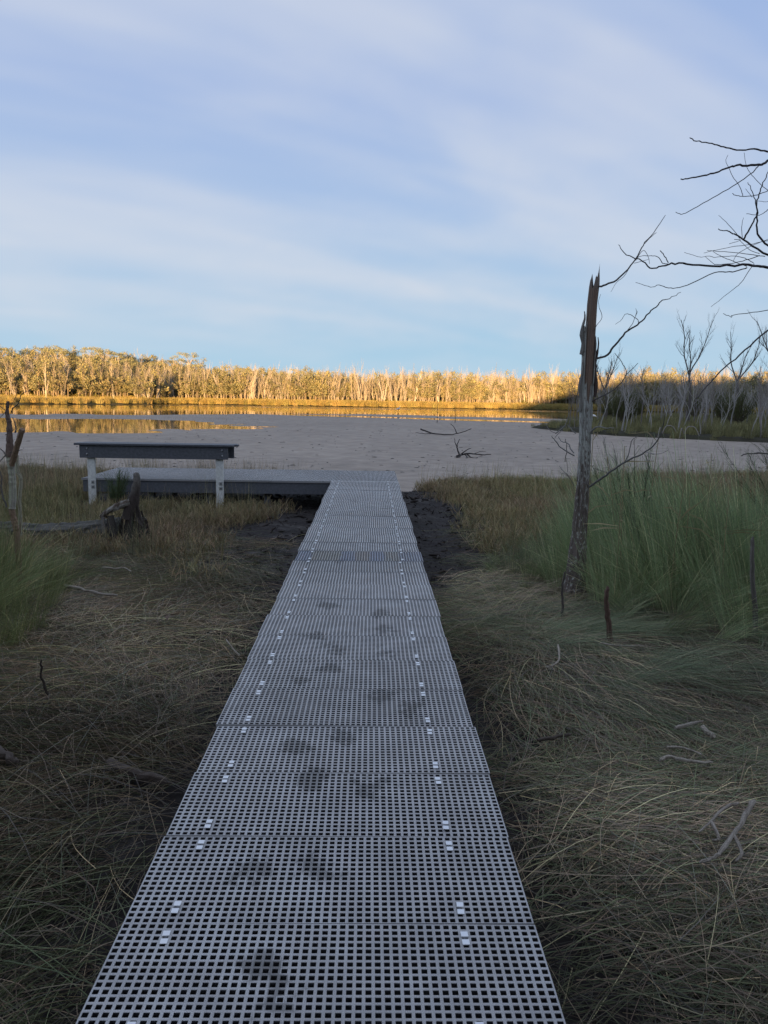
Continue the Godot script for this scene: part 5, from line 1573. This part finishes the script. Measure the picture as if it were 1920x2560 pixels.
	for b in [[[Vector3(-1.6, 0.35, 0), Vector3(-0.9, 0.12, 0), Vector3(0, 0.05, 0.1), Vector3(0.8, 0.2, 0), Vector3(1.3, 0.42, 0)], 0.05], [[Vector3(-0.9, 0.12, 0), Vector3(-1.3, 0.1, 0.4), Vector3(-1.9, 0.16, 0.5)], 0.03], [[Vector3(0.5, 0.12, 0), Vector3(0.3, 0.5, 0), Vector3(0.1, 0.68, 0)], 0.03]]:
		var m := Mesher.new()
		m.tube(wobble(curve(b[0], 4), 0.015, rng), b[1], b[1] * 0.35, 6, dc, dc, true)
		put(m.mesh(), "branch", wet, o)
	for a in [["tall thin dark pole standing in the shallows", 4.4, -66.5, 2.1], ["short thin dark pole standing in the shallows", 6.0, -67.2, 1.2], ["lone dark stick standing in the mud near the bank", 6.3, -27.0, 0.85]]:
		var m := Mesher.new()
		m.tube(wobble(curve([Vector3(a[1], -0.5, a[2]), Vector3(a[1] + 0.04, a[3] * 0.4, a[2]), Vector3(a[1] - 0.03, a[3] - 0.2, a[2])], 5), 0.02, rng), 0.035 if a[3] > 1.0 else 0.015, 0.01, 6, dc, dc, true)
		tag(put(m.mesh(), "stick", wet), a[0], "stick")
	var m2 := Mesher.new()
	m2.tube(wobble(curve([Vector3(14.3, -0.13, -31.0), Vector3(14.7, -0.03, -31.1), Vector3(15.8, -0.05, -31.3), Vector3(18.2, -0.13, -31.6)], 5), 0.02, rng), 0.02, 0.035, 6, dc, dc, true)
	tag(put(m2.mesh(), "stick", wet), "long dark drowned branch lying flat on the mud", "stick")
	# white waterbirds
	for a in [["white waterbird wading in front of the golden reflections", 1.75, -106.0, 0.3], ["white waterbird standing by the grassy bank", 21.5, -80.5, 2.4]]:
		var m := Mesher.new()
		var w := Color(0.8, 0.8, 0.78)
		m.ring_tube([Vector3(-0.36, 0.42, 0), Vector3(-0.2, 0.5, 0), Vector3(0.0, 0.53, 0), Vector3(0.14, 0.56, 0), Vector3(0.2, 0.68, 0), Vector3(0.15, 0.8, 0), Vector3(0.2, 0.9, 0), Vector3(0.26, 0.9, 0)], [0.015, 0.08, 0.11, 0.07, 0.035, 0.03, 0.035, 0.02], 8, [w, w, w, w, w, w, w, w])
		m.tube([Vector3(0.25, 0.9, 0), Vector3(0.38, 0.88, 0)], 0.016, 0.003, 5, Color(0.5, 0.4, 0.1), Color(0.5, 0.4, 0.1), true)
		for s in [-0.03, 0.03]: m.tube([Vector3(0.0, 0.46, s), Vector3(-0.02, 0.22, s), Vector3(0.0, -0.06, s)], 0.012, 0.009, 5, Color(0.05, 0.05, 0.05), Color(0.05, 0.05, 0.05), true)
		var bird := put(m.mesh(), "bird", paint(0.7))
		bird.position = Vector3(a[1], maxf(WATER, mud(a[1], a[2])), a[2])
		bird.rotation.y = a[3]
		tag(bird, a[0], "bird")
	# fine leaved young she-oaks near the walk
	var leaf_mat := paint(0.6, 0.3)
	leaf_mat.backlight = Color(0.3, 0.3, 0.2)
	for a in [["soft needle leaved green bush beside the bench post", Vector3(-4.62, 0, -13.25), 0.66, 0.3, 22, 26, Color(0.09, 0.125, 0.05)], ["slim needle leaved bush behind the broken tree", Vector3(2.85, 0, -8.6), 1.62, 0.2, 20, 26, Color(0.07, 0.092, 0.05)], ["dense needle leaved bush rising out of the tall rushes", Vector3(5.15, 0, -9.4), 1.75, 0.36, 60, 40, Color(0.075, 0.1, 0.042)]]:
		var b := thing("young_tree", a[0], "shrub", a[1])
		b.position.y = land(a[1].x, a[1].z) - 0.02
		var st := Mesher.new()
		var fo := Mesher.new()
		for k in a[4]:
			var d := Vector3(rng.randfn(0, a[3]), 1, rng.randfn(0, a[3])).normalized()
			var e: Vector3 = d * a[2] * rng.randf_range(0.45, 1.05)
			st.tube(curve([Vector3.ZERO, e * 0.45 + Vector3(0, 0.06, 0), e], 3), 0.007, 0.002, 4, Color(0.12, 0.09, 0.065), Color(0.1, 0.085, 0.06))
			for q in a[5]:
				var t := rng.randf_range(0.3, 1.0)
				var p := e * t + Vector3(rng.randfn(0, 0.012), 0, rng.randfn(0, 0.012))
				var u := (d + Vector3(rng.randfn(0, 0.42), 0.1, rng.randfn(0, 0.42))).normalized()
				var l := rng.randf_range(0.1, 0.22)
				var c := tint(a[6], 0.35, rng)
				fo.tube([p, p + u * l * 0.5, p + u * l + Vector3(rng.randfn(0, 0.02), -0.01, rng.randfn(0, 0.02))], 0.0022, 0.001, 3, c, c)
		put(st.mesh(), "stems", wood, b)
		put(fo.mesh(true), "foliage", leaf_mat, b)
